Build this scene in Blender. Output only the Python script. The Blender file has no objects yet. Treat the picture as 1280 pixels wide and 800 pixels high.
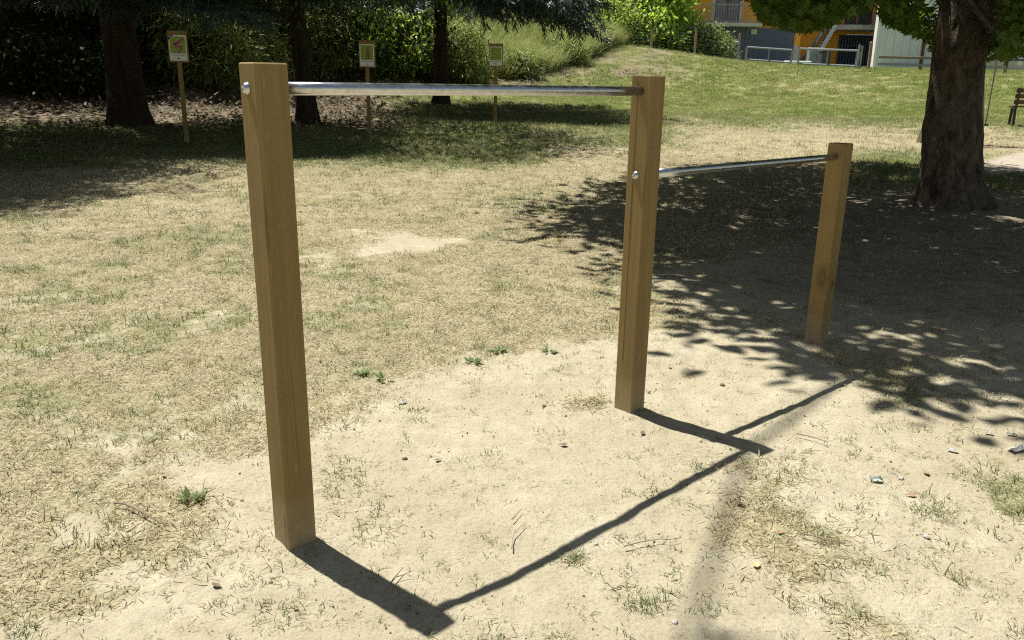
import bpy, math, random
import numpy as np
from mathutils import Matrix, Vector

random.seed(7)
RNG = np.random.default_rng(11)
S = bpy.context.scene
COL = S.collection
PI = math.pi

# ------------------------------------------------------------------ camera
CAM_H, FPX, PITCH, ROLL = 1.3203, 1007.07, 0.28658, 0.015807
_c, _s = math.cos(PITCH), math.sin(PITCH)
_r = np.array([1., 0, 0]); _u = np.array([0, _s, _c]); _f = np.array([0, _c, -_s])
_cr, _sr = math.cos(ROLL), math.sin(ROLL)
CR = _cr * _r + _sr * _u
CU = -_sr * _r + _cr * _u
cd = bpy.data.cameras.new('camera'); cam = bpy.data.objects.new('camera', cd); COL.objects.link(cam)
cam.matrix_world = Matrix(((CR[0], CU[0], -_f[0], 0), (CR[1], CU[1], -_f[1], 0), (CR[2], CU[2], -_f[2], CAM_H), (0, 0, 0, 1)))
cd.sensor_width = 36; cd.lens = FPX / 1280 * 36; cd.clip_start = 0.05; cd.clip_end = 2000
S.camera = cam

# ------------------------------------------------------------------ sky and sun
SUN_AZ = math.atan2(-0.432, 0.357)            # direction towards the sun, measured from +Y
SUN_EL = math.radians(67.0)
w = bpy.data.worlds.new('World'); S.world = w; w.use_nodes = True
nt = w.node_tree; nt.nodes.clear()
sky = nt.nodes.new('ShaderNodeTexSky'); sky.sky_type = 'NISHITA'; sky.sun_disc = False
sky.dust_density = .4; sky.sun_elevation = SUN_EL; sky.sun_rotation = SUN_AZ
bg = nt.nodes.new('ShaderNodeBackground'); bg.inputs[1].default_value = 0.05
ow = nt.nodes.new('ShaderNodeOutputWorld')
hs = nt.nodes.new('ShaderNodeHueSaturation'); hs.inputs['Saturation'].default_value = .62
nt.links.new(sky.outputs[0], hs.inputs['Color']); nt.links.new(hs.outputs[0], bg.inputs[0]); nt.links.new(bg.outputs[0], ow.inputs[0])
sd = bpy.data.lights.new('sun', 'SUN'); sd.energy = 5.0; sd.angle = math.radians(0.53); sd.color = (1, 0.975, 0.925)
so = bpy.data.objects.new('sun', sd); COL.objects.link(so)
SUNV = Vector((math.sin(SUN_AZ) * math.cos(SUN_EL), math.cos(SUN_AZ) * math.cos(SUN_EL), math.sin(SUN_EL)))
so.rotation_euler = SUNV.to_track_quat('Z', 'Y').to_euler(); so.location = (-10, 8, 25)
S.view_settings.view_transform = 'Standard'; S.view_settings.look = 'None'
S.view_settings.exposure = 0.64; S.view_settings.gamma = 1
S.cycles.use_denoising = False; S.cycles.filter_width = 1.15

# ------------------------------------------------------------------ noise and terrain
def _hash(ix, iy, seed):
    h = (ix.astype(np.int64) * 374761393 + iy.astype(np.int64) * 668265263 + seed * 1442695041) & 0xFFFFFFFF
    h = ((h ^ (h >> 13)) * 1274126177) & 0xFFFFFFFF
    return ((h ^ (h >> 16)) & 0xFFFF) / 65535.0

def vnoise(x, y, seed=0):
    ix = np.floor(x); iy = np.floor(y); fx = x - ix; fy = y - iy
    fx = fx * fx * (3 - 2 * fx); fy = fy * fy * (3 - 2 * fy)
    a = _hash(ix, iy, seed); b = _hash(ix + 1, iy, seed); c = _hash(ix, iy + 1, seed); d = _hash(ix + 1, iy + 1, seed)
    return (a * (1 - fx) + b * fx) * (1 - fy) + (c * (1 - fx) + d * fx) * fy

def fbm(x, y, sc, seed=0, oc=3):
    t = 0; amp = .5; tot = 0
    for k in range(oc):
        t = t + amp * vnoise(x * sc, y * sc, seed + k * 17); tot += amp; amp *= .5; sc *= 2.03
    return t / tot

def sst(a, b, x):
    t = np.clip((x - a) / (b - a), 0, 1); return t * t * (3 - 2 * t)

T_AZ = np.array([-37.19, -31.6, -20.62, -13.12, -4.61, 0.29, 5.18, 8.4, 13.64, 18.65, 25.63, 31.08, 37.37])
T_D = np.array([0, 7, 8, 12, 15, 18, 21, 24, 28, 32, 36, 40, 46, 60, 120])
T_Z = np.array([
    [0, 0, 0.02, 0.12, 0.2, 0.52, 1.0, 1.76, 2.87, 4.07, 4.83, 5.6, 6.36, 8.15, 9.15],
    [0, 0, 0.02, 0.12, 0.2, 0.54, 1.02, 1.78, 2.92, 4.19, 4.99, 5.8, 6.53, 8.25, 9.25],
    [0, 0, 0.03, 0.14, 0.22, 0.56, 1.04, 1.76, 2.85, 4.04, 4.79, 5.54, 6.31, 8.13, 9.13],
    [0, 0, 0.03, 0.14, 0.22, 0.41, 0.69, 1.17, 2.09, 3.05, 3.84, 4.45, 5.15, 6.49, 7.49],
    [0, 0, 0.03, 0.14, 0.22, 0.39, 0.57, 0.81, 1.29, 2.26, 3.28, 3.94, 4.42, 5.18, 5.38],
    [0, 0, 0.03, 0.14, 0.22, 0.39, 0.55, 0.72, 1.17, 1.91, 2.89, 3.84, 4.34, 4.73, 4.93],
    [0, 0, 0.03, 0.14, 0.22, 0.36, 0.49, 0.63, 0.98, 1.57, 2.38, 3.2, 3.58, 3.63, 3.83],
    [0, 0, 0.03, 0.14, 0.22, 0.34, 0.45, 0.57, 0.91, 1.52, 2.26, 3.04, 3.12, 3.13, 3.33],
    [0, 0, 0.03, 0.14, 0.22, 0.33, 0.44, 0.55, 0.8, 1.29, 1.88, 2.49, 2.47, 2.66, 2.86],
    [0, 0, 0.03, 0.14, 0.22, 0.33, 0.45, 0.56, 0.78, 1.23, 1.78, 2.23, 2.27, 2.5, 2.7],
    [0, 0, 0.03, 0.14, 0.22, 0.33, 0.45, 0.56, 0.77, 1.22, 1.72, 2.12, 2.16, 2.41, 2.61],
    [0, 0, 0.03, 0.14, 0.22, 0.35, 0.47, 0.6, 0.8, 1.22, 1.69, 2.05, 2.12, 2.36, 2.56],
    [0, 0, 0.03, 0.14, 0.22, 0.36, 0.51, 0.65, 0.83, 1.24, 1.67, 2.0, 2.05, 2.27, 2.47]])
G_AZ = np.arange(-48, 48.01, 1.0); G_D = np.arange(0, 121, .5)
_tmp = np.array([np.interp(G_D, T_D, row) for row in T_Z])
GZ = np.array([np.interp(G_AZ, T_AZ, _tmp[:, j]) for j in range(len(G_D))]).T
def _blur(a, ax, n):
    k = np.hanning(n + 2)[1:-1]; k /= k.sum(); pad = [(0, 0), (0, 0)]; pad[ax] = (n // 2, n // 2)
    b = np.pad(a, pad, 'edge'); return np.apply_along_axis(lambda v: np.convolve(v, k, 'valid'), ax, b)
GZ = _blur(_blur(GZ, 1, 5), 0, 5)

def base_z(x, y):
    d = np.hypot(x, y); az = np.degrees(np.arctan2(x, y))
    az = np.clip(az, -48, 47.999); d = np.clip(d, 0, 119.9)
    i = np.floor(az + 48).astype(int); j = np.floor(d * 2).astype(int)
    fa = az + 48 - i; fd = d * 2 - j
    i1 = np.minimum(i + 1, len(G_AZ) - 1); j1 = np.minimum(j + 1, len(G_D) - 1)
    return (GZ[i, j] * (1 - fa) + GZ[i1, j] * fa) * (1 - fd) + (GZ[i, j1] * (1 - fa) + GZ[i1, j1] * fa) * fd

def poly_sd(x, y, poly):
    """signed distance, positive inside"""
    P = np.array(poly); n = len(P); dmin = np.full(x.shape, 1e9); inside = np.zeros(x.shape, bool)
    for k in range(n):
        a = P[k]; b = P[(k + 1) % n]; e = b - a
        wx = x - a[0]; wy = y - a[1]
        t = np.clip((wx * e[0] + wy * e[1]) / (e @ e), 0, 1)
        dmin = np.minimum(dmin, np.hypot(wx - e[0] * t, wy - e[1] * t))
        cnd = ((a[1] > y) != (b[1] > y))
        with np.errstate(divide='ignore', invalid='ignore'):
            xi = (b[0] - a[0]) * (y - a[1]) / (b[1] - a[1] + 1e-12) + a[0]
        inside ^= cnd & (x < xi)
    return np.where(inside, dmin, -dmin)

BARE = [(-1.0, 1.2), (-1.15, 1.66), (-1.02, 1.87), (-0.85, 2.05), (-1.05, 2.5), (-0.9, 2.78), (-0.7, 3.2), (-0.44, 3.55), (0.0, 4.0), (0.58, 4.25),
        (1.13, 4.6), (1.6, 4.1), (1.75, 3.7), (1.35, 3.1), (1.0, 2.81), (0.9, 2.5), (0.72, 2.3), (0.8, 2.06), (1.0, 1.9), (1.25, 1.75), (1.5, 1.2), (0.3, .6)]
PATCH = [(-1.72, 6.81), (-1.43, 7.43), (-0.82, 7.28), (-0.57, 6.91), (-0.85, 6.37), (-1.27, 6.24)]
TSOIL = [(1.0, 4.38), (1.05, 5.6), (1.5, 6.8), (2.6, 7.8), (3.6, 9.6), (5.6, 10.4), (7.5, 9.6), (7.5, 6), (4, 3.6), (2.28, 3.2), (1.92, 3.33), (1.83, 3.87), (1.55, 4.11)]
SPARSE = [(0.8, 1.7), (0.75, 2.4), (0.95, 2.9), (1.4, 3.3), (2.2, 3.4), (3.5, 4), (3, 2), (2, 1.2), (1, 1.2)]
SANDPIT = [(6.75, 11.7), (7.4, 13.3), (9.2, 14.6), (14, 16.5), (14, 12.8), (9, 11.9)]

def masks(x, y):
    x = np.asarray(x, float); y = np.asarray(y, float)
    d = np.hypot(x, y); az = np.degrees(np.arctan2(x, y))
    n1 = fbm(x, y, 2.3, 3, 4) - .5; n2 = fbm(x, y, .7, 9, 3) - .5; n3 = fbm(x, y, 6., 21, 3) - .5
    bare = sst(-.22, .2, poly_sd(x, y, BARE) + n1 * .75 + n3 * .45)
    bare = np.maximum(bare, sst(5.5, 2.5, d) * (.14 + .5 * sst(.0, .16, n3 + n1 * .4)))
    bare = np.maximum(bare, sst(-.15, .25, poly_sd(x, y, PATCH) + n1 * 1.2 + n3 * .4) * .95)
    bare = np.maximum(bare, .7 * sst(-.3, .5, poly_sd(x, y, TSOIL) + n2 * 1.4 + n1 * .8))
    bare = np.maximum(bare, .88 * sst(-.1, .2, poly_sd(x, y, SPARSE) + n1 * .4) * sst(-.32, .06, n1 + n3 * .5 + .02))
    left = sst(-.1, .35, n1 + .5 * n3 - .06) * .7 * sst(6, 3, d)
    bare = np.maximum(bare, left)
    bare = np.maximum(bare, .5 * sst(.14, .3, n1 + n2 * .5) * sst(12, 5, d))
    pit = sst(-.2, .3, poly_sd(x, y, SANDPIT) + n1 * .6)
    litter = sst(-6, -11, az) * sst(16.3, 18.2, d + n2 * 1.5)
    litter = np.maximum(litter, sst(3, 0, az) * sst(26.5, 29, d + n2 * 2))
    litter = np.maximum(litter, .6 * sst(-.22, .12, n1 + n2 * .5 + n3 * .4) * sst(12.5, 9, az) * sst(1.5, 3, az) * sst(29.5, 32, d + n2 * 3 - (az - 6) * .25) * sst(46, 41, d))
    green = sst(18.5, 25, d + n2 * 5 + n1 * 2) * .95
    green = np.maximum(green, .8 * sst(3.5, -1, az - n2 * 8) * sst(10.5, 13.5, d + n2 * 3 + n1 * 1.5))
    green = np.maximum(green, .6 * sst(13.5, 15.5, d + n2 * 3) * sst(14, 8, az))
    green = np.maximum(green, .9 * sst(10.2, 12.2, d + n2 * 2) * sst(20, 25, az) * sst(17, 14.5, d))
    green = np.maximum(green, .5 * sst(.0, .24, n1 * .9 + n2 * .5 + n3 * .5) * sst(13, 7, d))
    green = np.maximum(green, .5 * sst(-.04, .16, n3 * .9 + n1 * .5) * sst(5.5, 3.5, d))
    green = np.maximum(green, .42 * sst(-.2, .3, poly_sd(x, y, SPARSE) + n1 * .7 + n3 * .4))
    green = green * (1 - .8 * litter) * (1 - pit)
    green = green * (1 - .55 * sst(.08, .25, n1 + n2 * .6) * sst(20, 30, d))
    return bare, pit, litter, green

U = np.array([math.cos(.7383), math.sin(.7383)]); VV = np.array([-U[1], U[0]])
P1 = np.array([-.6387, 2.0567]) + VV * .045 + U * .045
POST_XY = [P1, P1 + U * 1.5332, P1 + U * 3.047 - VV * .0343]

def ground_z(x, y):
    x = np.asarray(x, float); y = np.asarray(y, float)
    d = np.hypot(x, y)
    z = base_z(x, y)
    near = sst(12, 6, d)
    z = z + near * ((fbm(x, y, 1.1, 40, 2) - .5) * .022 + (fbm(x, y, 6., 41, 3) - .5) * .009 + (fbm(x, y, 22., 44, 2) - .5) * .009)
    pr = fbm(x, y, 3.1, 71, 2); z = z - near * .009 * sst(.62, .74, pr)          # scuffed hollows
    for q in POST_XY: z = z + .014 * np.exp(-((x - q[0]) ** 2 + (y - q[1]) ** 2) / .012)
    z = z + sst(8, 14, d) * (fbm(x, y, .9, 50, 3) - .5) * .07
    az = np.degrees(np.arctan2(x, y))
    z = z + sst(18, 21, d) * sst(6, -5, az) * (fbm(x, y, 1.6, 60, 3) - .5) * .35
    # low mound of soil round the big trunk
    z = z + .10 * np.exp(-((x - 4.6) ** 2 + (y - 8.45) ** 2) / 1.2)
    return z

def gz(x, y): return float(ground_z(np.array([x]), np.array([y]))[0])

def ray(px, py):
    d = CR * (px - 640) / FPX + CU * (400 - py) / FPX + _f
    return d
def on_ground(px, py):
    """where the line of sight through a point of the photograph meets the terrain"""
    r = ray(px, py); t = .5
    for _ in range(6000):
        p = np.array([0, 0, CAM_H]) + r * t
        if p[2] <= gz(p[0], p[1]): break
        t += max(.004, (p[2] - gz(p[0], p[1])) * .35)
    return p
def at_range(px, d):
    r = ray(px, 110); k = d / math.hypot(r[0], r[1]); x, y = r[0] * k, r[1] * k
    return x, y, gz(x, y)
def on_plane(px, py, Y):
    r = ray(px, py); t = Y / r[1]; return np.array([r[0] * t, Y, CAM_H + r[2] * t])

# ------------------------------------------------------------------ node helpers and materials
def new_mat(name):
    m = bpy.data.materials.new(name); m.use_nodes = True; n = m.node_tree; n.nodes.clear()
    out = n.nodes.new('ShaderNodeOutputMaterial'); b = n.nodes.new('ShaderNodeBsdfPrincipled')
    n.links.new(b.outputs[0], out.inputs[0]); return m, n, b, out
def N(n, t, **kw):
    o = n.nodes.new(t)
    for k, v in kw.items():
        if k.startswith('i_'):
            key = k[2:]; o.inputs[int(key) if key.isdigit() else key].default_value = v
        else: setattr(o, k, v)
    return o
def mixc(n, fac, a, b, blend='MIX'):
    o = n.nodes.new('ShaderNodeMix'); o.data_type = 'RGBA'; o.blend_type = blend
    for sock, v in ((o.inputs[0], fac), (o.inputs[6], a), (o.inputs[7], b)):
        if hasattr(v, 'is_linked'): n.links.new(v, sock)
        else: sock.default_value = v if not isinstance(v, tuple) else (*v, 1) if len(v) == 3 else v
    return o.outputs[2]
def ramp(n, src, stops):
    o = n.nodes.new('ShaderNodeValToRGB'); e = o.color_ramp.elements
    while len(e) < len(stops): e.new(.5)
    for k, (p, c) in enumerate(stops):
        e[k].position = p; e[k].color = (*c, 1) if isinstance(c, tuple) else (c, c, c, 1)
    n.links.new(src, o.inputs[0]); return o.outputs[0]
def mth(n, op, a, b=None):
    o = n.nodes.new('ShaderNodeMath'); o.operation = op
    for k, v in enumerate((a, b)):
        if v is None: continue
        if hasattr(v, 'is_linked'): n.links.new(v, o.inputs[k])
        else: o.inputs[k].default_value = v
    return o.outputs[0]
def noise(n, vec, scale, detail=4, rough=.55, dist=0):
    o = N(n, 'ShaderNodeTexNoise'); o.inputs['Scale'].default_value = scale; o.inputs['Detail'].default_value = detail
    o.inputs['Roughness'].default_value = rough; o.inputs['Distortion'].default_value = dist
    n.links.new(vec, o.inputs['Vector']); return o.outputs[0]
def mapping(n, vec, scale=(1, 1, 1), rot=(0, 0, 0)):
    o = N(n, 'ShaderNodeMapping'); o.inputs['Scale'].default_value = scale; o.inputs['Rotation'].default_value = rot
    n.links.new(vec, o.inputs[0]); return o.outputs[0]
def bump(n, b, h, strength=.3, dist=.01):
    o = N(n, 'ShaderNodeBump'); o.inputs['Strength'].default_value = strength; o.inputs['Distance'].default_value = dist
    n.links.new(h, o.inputs['Height']); n.links.new(o.outputs[0], b.inputs['Normal']); return o

def plain(name, col, rough=.6, metal=0, var=.15, scale=6., bmp=0.1):
    m, n, b, out = new_mat(name)
    tc = N(n, 'ShaderNodeTexCoord').outputs['Object']
    f = noise(n, tc, scale, 5)
    c = mixc(n, ramp(n, f, [(.3, 0.), (.7, 1.)]), tuple(v * (1 - var) for v in col), tuple(min(1, v * (1 + var)) for v in col))
    n.links.new(c, b.inputs['Base Color']); b.inputs['Roughness'].default_value = rough; b.inputs['Metallic'].default_value = metal
    if bmp: bump(n, b, noise(n, tc, scale * 8, 3), bmp, .004)
    return m

def ground_material():
    m, n, b, out = new_mat('ground')
    pos = N(n, 'ShaderNodeNewGeometry').outputs['Position']
    at = {}
    for k in ('bare', 'pit', 'litter', 'green', 'tree_shade'):
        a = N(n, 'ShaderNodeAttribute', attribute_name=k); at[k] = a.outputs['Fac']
    nf = noise(n, pos, 75, 6, .7); nm = noise(n, pos, 9, 5, .6); nl = noise(n, pos, 1.3, 4)
    sand = mixc(n, ramp(n, nm, [(.3, 0.), (.72, 1.)]), (.42, .372, .252), (.55, .498, .355))
    sand = mixc(n, ramp(n, nl, [(.38, .55), (.62, 0.)]), sand, (.385, .33, .21))
    sand = mixc(n, ramp(n, nf, [(.36, .5), (.48, 0.)]), sand, (.27, .21, .13))
    straw = mixc(n, ramp(n, nf, [(.35, 0.), (.62, 1.)]), (.16, .13, .072), (.53, .46, .29))
    straw = mixc(n, ramp(n, nm, [(.4, .0), (.7, .4)]), straw, (.43, .37, .23))
    grn = mixc(n, ramp(n, nf, [(.35, 0.), (.65, 1.)]), (.075, .095, .022), (.21, .245, .065))
    grn = mixc(n, ramp(n, nl, [(.45, 0.), (.7, .5)]), grn, (.33, .31, .13))
    vs = N(n, 'ShaderNodeTexVoronoi'); vs.inputs['Scale'].default_value = 9; n.links.new(mapping(n, pos, (1, 1.6, 1.3)), vs.inputs['Vector'])
    lit = mixc(n, vs.outputs['Color'], (.08, .06, .04), (.31, .25, .165))
    lit = mixc(n, ramp(n, nf, [(.35, .7), (.55, 0.)]), lit, (.09, .06, .035))
    c = mixc(n, at['green'], straw, grn)
    c = mixc(n, at['litter'], c, lit)
    edge = mth(n, 'ADD', at['bare'], mth(n, 'MULTIPLY', mth(n, 'SUBTRACT', nm, .5), .9))
    c = mixc(n, ramp(n, edge, [(.3, 0.), (.6, 1.)]), c, sand)
    soil_shade = mixc(n, ramp(n, nm, [(.3, 0.), (.7, 1.)]), (.10, .082, .058), (.26, .215, .15))  # darker soil colour that deepens the tree shade round the trunk
    c = mixc(n, mth(n, 'MULTIPLY', at['tree_shade'], ramp(n, nl, [(.25, .55), (.6, 1.)])), c, soil_shade)
    c = mixc(n, at['pit'], c, mixc(n, nm, (.36, .31, .24), (.48, .42, .33)))
    n.links.new(c, b.inputs['Base Color']); b.inputs['Roughness'].default_value = .95
    b.inputs['Specular IOR Level'].default_value = .1
    h = mth(n, 'ADD', mth(n, 'MULTIPLY', nm, 1.6), mth(n, 'MULTIPLY', nf, .7))
    h = mth(n, 'ADD', h, mth(n, 'MULTIPLY', noise(n, pos, 200, 3), .12))
    bump(n, b, h, .7, .028)
    return m

def blade_material(name, a, bcol, patch, sc=1.2):
    m, n, b, out = new_mat(name)
    rnd = N(n, 'ShaderNodeObjectInfo').outputs['Random']
    pos = N(n, 'ShaderNodeNewGeometry').outputs['Position']
    va = N(n, 'ShaderNodeAttribute', attribute_name='var').outputs['Fac']
    c = mixc(n, va, a, bcol)
    f = ramp(n, noise(n, pos, sc, 3), [(.45, 0.), (.68, .7)])
    c = mixc(n, f, c, patch)
    c = mixc(n, mth(n, 'MULTIPLY', rnd, .3), c, tuple(v * .45 for v in a))
    n.links.new(c, b.inputs['Base Color']); b.inputs['Roughness'].default_value = .65; b.inputs['Specular IOR Level'].default_value = .25
    tr = N(n, 'ShaderNodeBsdfTranslucent'); n.links.new(c, tr.inputs[0])
    mx = N(n, 'ShaderNodeMixShader', i_0=.36)
    n.links.new(b.outputs[0], mx.inputs[1]); n.links.new(tr.outputs[0], mx.inputs[2]); n.links.new(mx.outputs[0], out.inputs[0])
    return m

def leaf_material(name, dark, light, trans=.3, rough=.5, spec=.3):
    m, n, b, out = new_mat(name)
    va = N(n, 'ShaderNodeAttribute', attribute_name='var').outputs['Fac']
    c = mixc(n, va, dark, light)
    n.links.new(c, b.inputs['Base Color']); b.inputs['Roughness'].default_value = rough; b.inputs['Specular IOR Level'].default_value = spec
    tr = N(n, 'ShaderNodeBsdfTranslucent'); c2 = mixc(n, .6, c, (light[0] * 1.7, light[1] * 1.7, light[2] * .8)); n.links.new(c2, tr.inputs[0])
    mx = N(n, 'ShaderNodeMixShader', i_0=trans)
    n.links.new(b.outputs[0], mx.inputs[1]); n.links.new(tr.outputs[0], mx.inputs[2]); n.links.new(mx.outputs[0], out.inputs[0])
    return m

def timber_material(name, light, dark, knots=True, seed=0.):
    m, n, b, out = new_mat(name)
    tc = N(n, 'ShaderNodeTexCoord').outputs['Object']
    off = N(n, 'ShaderNodeMapping'); off.inputs['Location'].default_value = (seed, seed * .7, seed * 1.3); n.links.new(tc, off.inputs[0])
    v = off.outputs[0]
    vg = mapping(n, v, (34, 34, 1.1)); vf = mapping(n, v, (160, 160, 5))
    g = noise(n, vg, 1., 4, .6, .6); f = noise(n, vf, 1., 3, .6)
    l = noise(n, mapping(n, v, (3, 3, 1.2)), 1, 3)
    c = mixc(n, ramp(n, g, [(.25, 0.), (.75, 1.)]), dark, light)
    c = mixc(n, ramp(n, f, [(.3, .2), (.6, 0.)]), c, tuple(x * .55 for x in dark))
    c = mixc(n, ramp(n, l, [(.4, 0.), (.7, .45)]), c, tuple(x * .72 for x in light))
    if knots:
        dv = N(n, 'ShaderNodeVectorMath', operation='DISTANCE'); dv.inputs[1].default_value = (-.045 * 1.0, -.012 * 1.0, .365 * .5)
        n.links.new(mapping(n, tc, (1, 1, .5)), dv.inputs[0])
        kd = mth(n, 'ADD', dv.outputs['Value'], mth(n, 'MULTIPLY', noise(n, mapping(n, tc, (60, 60, 25)), 1, 3), .006))
        k = ramp(n, kd, [(.0, .55), (.012, .45), (.018, .7), (.024, .5), (.045, .0)])
        c = mixc(n, k, c, (.085, .05, .02))
        dv2 = N(n, 'ShaderNodeVectorMath', operation='DISTANCE'); dv2.inputs[1].default_value = (.01, -.045, .33 * .5)
        n.links.new(mapping(n, tc, (1, 1, .5)), dv2.inputs[0]); c = mixc(n, ramp(n, dv2.outputs['Value'], [(.004, .8), (.022, .0)]), c, (.085, .05, .02))
    st = noise(n, mapping(n, v, (7, 7, 5)), 1, 5, .7)
    c = mixc(n, ramp(n, st, [(.55, 0.), (.72, .4)]), c, (.16, .12, .065))
    sc_ = noise(n, mapping(n, v, (55, 55, 16)), 1, 2, .5)
    c = mixc(n, ramp(n, sc_, [(.70, 0.), (.76, .45)]), c, tuple(min(1, x * 1.5) for x in light))
    ck = noise(n, mapping(n, v, (75, 75, 1.6)), 1, 2, .5, .3)
    c = mixc(n, ramp(n, ck, [(.69, 0.), (.72, .4)]), c, (.08, .055, .024))
    # splashed earth at the foot of the post
    sep = N(n, 'ShaderNodeSeparateXYZ'); n.links.new(tc, sep.inputs[0])
    foot = mth(n, 'SUBTRACT', 1.0, mth(n, 'MULTIPLY', sep.outputs[2], 5.))
    foot = mth(n, 'MULTIPLY', foot, noise(n, mapping(n, tc, (14, 14, 14)), 1, 4))
    c = mixc(n, ramp(n, foot, [(.06, 0.), (.5, .85)]), c, (.40, .32, .2))
    n.links.new(c, b.inputs['Base Color']); b.inputs['Roughness'].default_value = .72; b.inputs['Specular IOR Level'].default_value = .25
    bump(n, b, mth(n, 'ADD', g, f), .25, .0025)
    return m

def bark_material(name, dark, light, sx=14., sz=3.):
    m, n, b, out = new_mat(name)
    tc = N(n, 'ShaderNodeTexCoord').outputs['Object']
    v = mapping(n, tc, (sx, sx, sz)); g = noise(n, v, 1, 6, .65, .5); f = noise(n, tc, 40, 4)
    l = noise(n, tc, 2.2, 3)
    c = mixc(n, ramp(n, g, [(.35, 0.), (.65, 1.)]), dark, light)
    c = mixc(n, ramp(n, l, [(.45, 0.), (.7, .5)]), c, tuple(x * .5 + .02 for x in light))
    n.links.new(c, b.inputs['Base Color']); b.inputs['Roughness'].default_value = .9; b.inputs['Specular IOR Level'].default_value = .15
    bump(n, b, mth(n, 'ADD', g, mth(n, 'MULTIPLY', f, .4)), .9, .05)
    return m

def steel_material():
    m, n, b, out = new_mat('galvanised_steel')
    tc = N(n, 'ShaderNodeTexCoord').outputs['Object']
    vo = N(n, 'ShaderNodeTexVoronoi'); vo.inputs['Scale'].default_value = 60; n.links.new(tc, vo.inputs['Vector'])
    f = noise(n, tc, 25, 4)
    c = mixc(n, vo.outputs['Distance'], (.50, .51, .52), (.66, .67, .68))
    n.links.new(c, b.inputs['Base Color']); b.inputs['Metallic'].default_value = 1
    n.links.new(ramp(n, f, [(.3, .2), (.7, .36)]), b.inputs['Roughness'])
    bump(n, b, noise(n, tc, 130, 3), .12, .001)
    return m

M = {}
M['ground'] = ground_material()
M['straw'] = blade_material('dry_grass_blades', (.27, .235, .125), (.80, .72, .48), (.44, .38, .19), 2.)
M['green'] = blade_material('green_grass_blades', (.11, .14, .05), (.30, .33, .15), (.33, .31, .15))
M['lawn'] = blade_material('lawn_blades', (.13, .175, .035), (.32, .37, .10), (.42, .39, .18), .5)
M['tall'] = blade_material('tall_grass_blades', (.20, .25, .06), (.46, .51, .17), (.50, .47, .23), .9)
M['litterleaf'] = blade_material('litter_leaves', (.10, .075, .045), (.36, .30, .195), (.19, .145, .085), 2.)
M['post'] = timber_material('treated_pine', (.29, .206, .082), (.21, .145, .056), False)
M['post_knotty'] = timber_material('treated_pine_knotty', (.32, .224, .086), (.235, .16, .058), True, 4.3)
M['rail_wood'] = timber_material('weathered_rail', (.36, .30, .23), (.22, .17, .12), False, 1.7)
M['dark_wood'] = timber_material('dark_weathered_wood', (.15, .10, .06), (.08, .055, .03), False, 2.7)
M['sign_wood'] = timber_material('sign_wood', (.34, .24, .10), (.24, .16, .06), False, 5.7)
M['steel'] = steel_material()
M['bark_big'] = bark_material('rough_brown_bark', (.032, .025, .019), (.20, .165, .125), 13, 6)
M['bark_dark'] = bark_material('dark_bark', (.02, .015, .011), (.065, .047, .033), 12, 2)
M['maple'] = leaf_material('broad_leaf', (.045, .08, .012), (.14, .21, .035), .42, .5)
M['oak'] = leaf_material('park_leaf', (.03, .052, .012), (.09, .135, .035), .32, .55, .18)
M['needle'] = leaf_material('needles', (.016, .030, .026), (.07, .105, .09), .12, .45)
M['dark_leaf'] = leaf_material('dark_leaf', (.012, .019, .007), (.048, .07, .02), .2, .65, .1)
M['bright_leaf'] = leaf_material('bright_leaf', (.12, .19, .035), (.38, .50, .12), .5, .38)
M['willow_leaf'] = leaf_material('fine_leaf', (.15, .21, .045), (.36, .45, .14), .5, .45)
M['broom'] = leaf_material('broom_leaf', (.11, .15, .04), (.32, .37, .15), .34, .5)
M['weed'] = leaf_material('weed_leaf', (.11, .16, .055), (.25, .31, .14), .35, .55, .2)
M['white'] = plain('white_plate', (.83, .84, .83), .45, 0, .04, 8, .02)
M['sign_green'] = plain('sign_green', (.26, .40, .03), .5, 0, .04, 8, 0)
M['sign_magenta'] = plain('sign_magenta', (.42, .02, .22), .5, 0, .04, 8, 0)
M['sign_red'] = plain('sign_dull_red', (.30, .09, .09), .5, 0, .04, 8, 0)
M['sign_navy'] = plain('sign_navy', (.05, .03, .14), .5, 0, .04, 8, 0)
M['ink'] = plain('grey_print', (.20, .21, .22), .6, 0, .04, 8, 0)
M['ink_green'] = plain('green_print', (.10, .2, .08), .6, 0, .04, 8, 0)
M['orange'] = plain('orange_render', (.93, .44, .045), .8, 0, .06, 1.5, .15)
M['bluewall'] = plain('slate_blue_wall', (.10, .125, .19), .7, 0, .08, 1.2, .1)
M['lilac'] = plain('lilac_shutter', (.30, .26, .33), .6, 0, .05, 2, .05)
M['concrete'] = plain('pale_concrete', (.58, .57, .54), .85, 0, .12, 2, .2)
M['greypanel'] = plain('pale_blue_grey_panels', (.68, .76, .80), .65, 0, .07, .8, .05)
M['darkmetal'] = plain('dark_metal', (.07, .075, .09), .5, .3, .1, 4, .05)
M['galv'] = plain('dull_galvanised', (.33, .36, .38), .5, .5, .12, 5, .05)
M['wire'] = plain('fence_wire', (.10, .10, .10), .5, .6, .1, 5, 0)
M['blackiron'] = plain('black_painted_iron', (.022, .022, .022), .45, .2, .2, 8, .05)
M['cloth'] = plain('red_cloth', (.55, .10, .16), .9, 0, .2, 5, .1)
M['paper'] = plain('white_paper', (.50, .49, .45), .8, 0, .08, 20, .2)
M['glasspaper'] = plain('foil_scrap', (.42, .50, .47), .4, .2, .25, 30, .2)
M['stone'] = plain('pale_stone', (.43, .41, .35), .85, 0, .15, 25, .3)
M['darkstone'] = plain('brown_stone', (.16, .125, .09), .9, 0, .2, 25, .3)
M['twig'] = plain('dry_twig', (.22, .155, .115), .85, 0, .25, 30, .3)
M['twig_pale'] = plain('pale_twig', (.33, .28, .21), .85, 0, .25, 30, .3)
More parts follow.
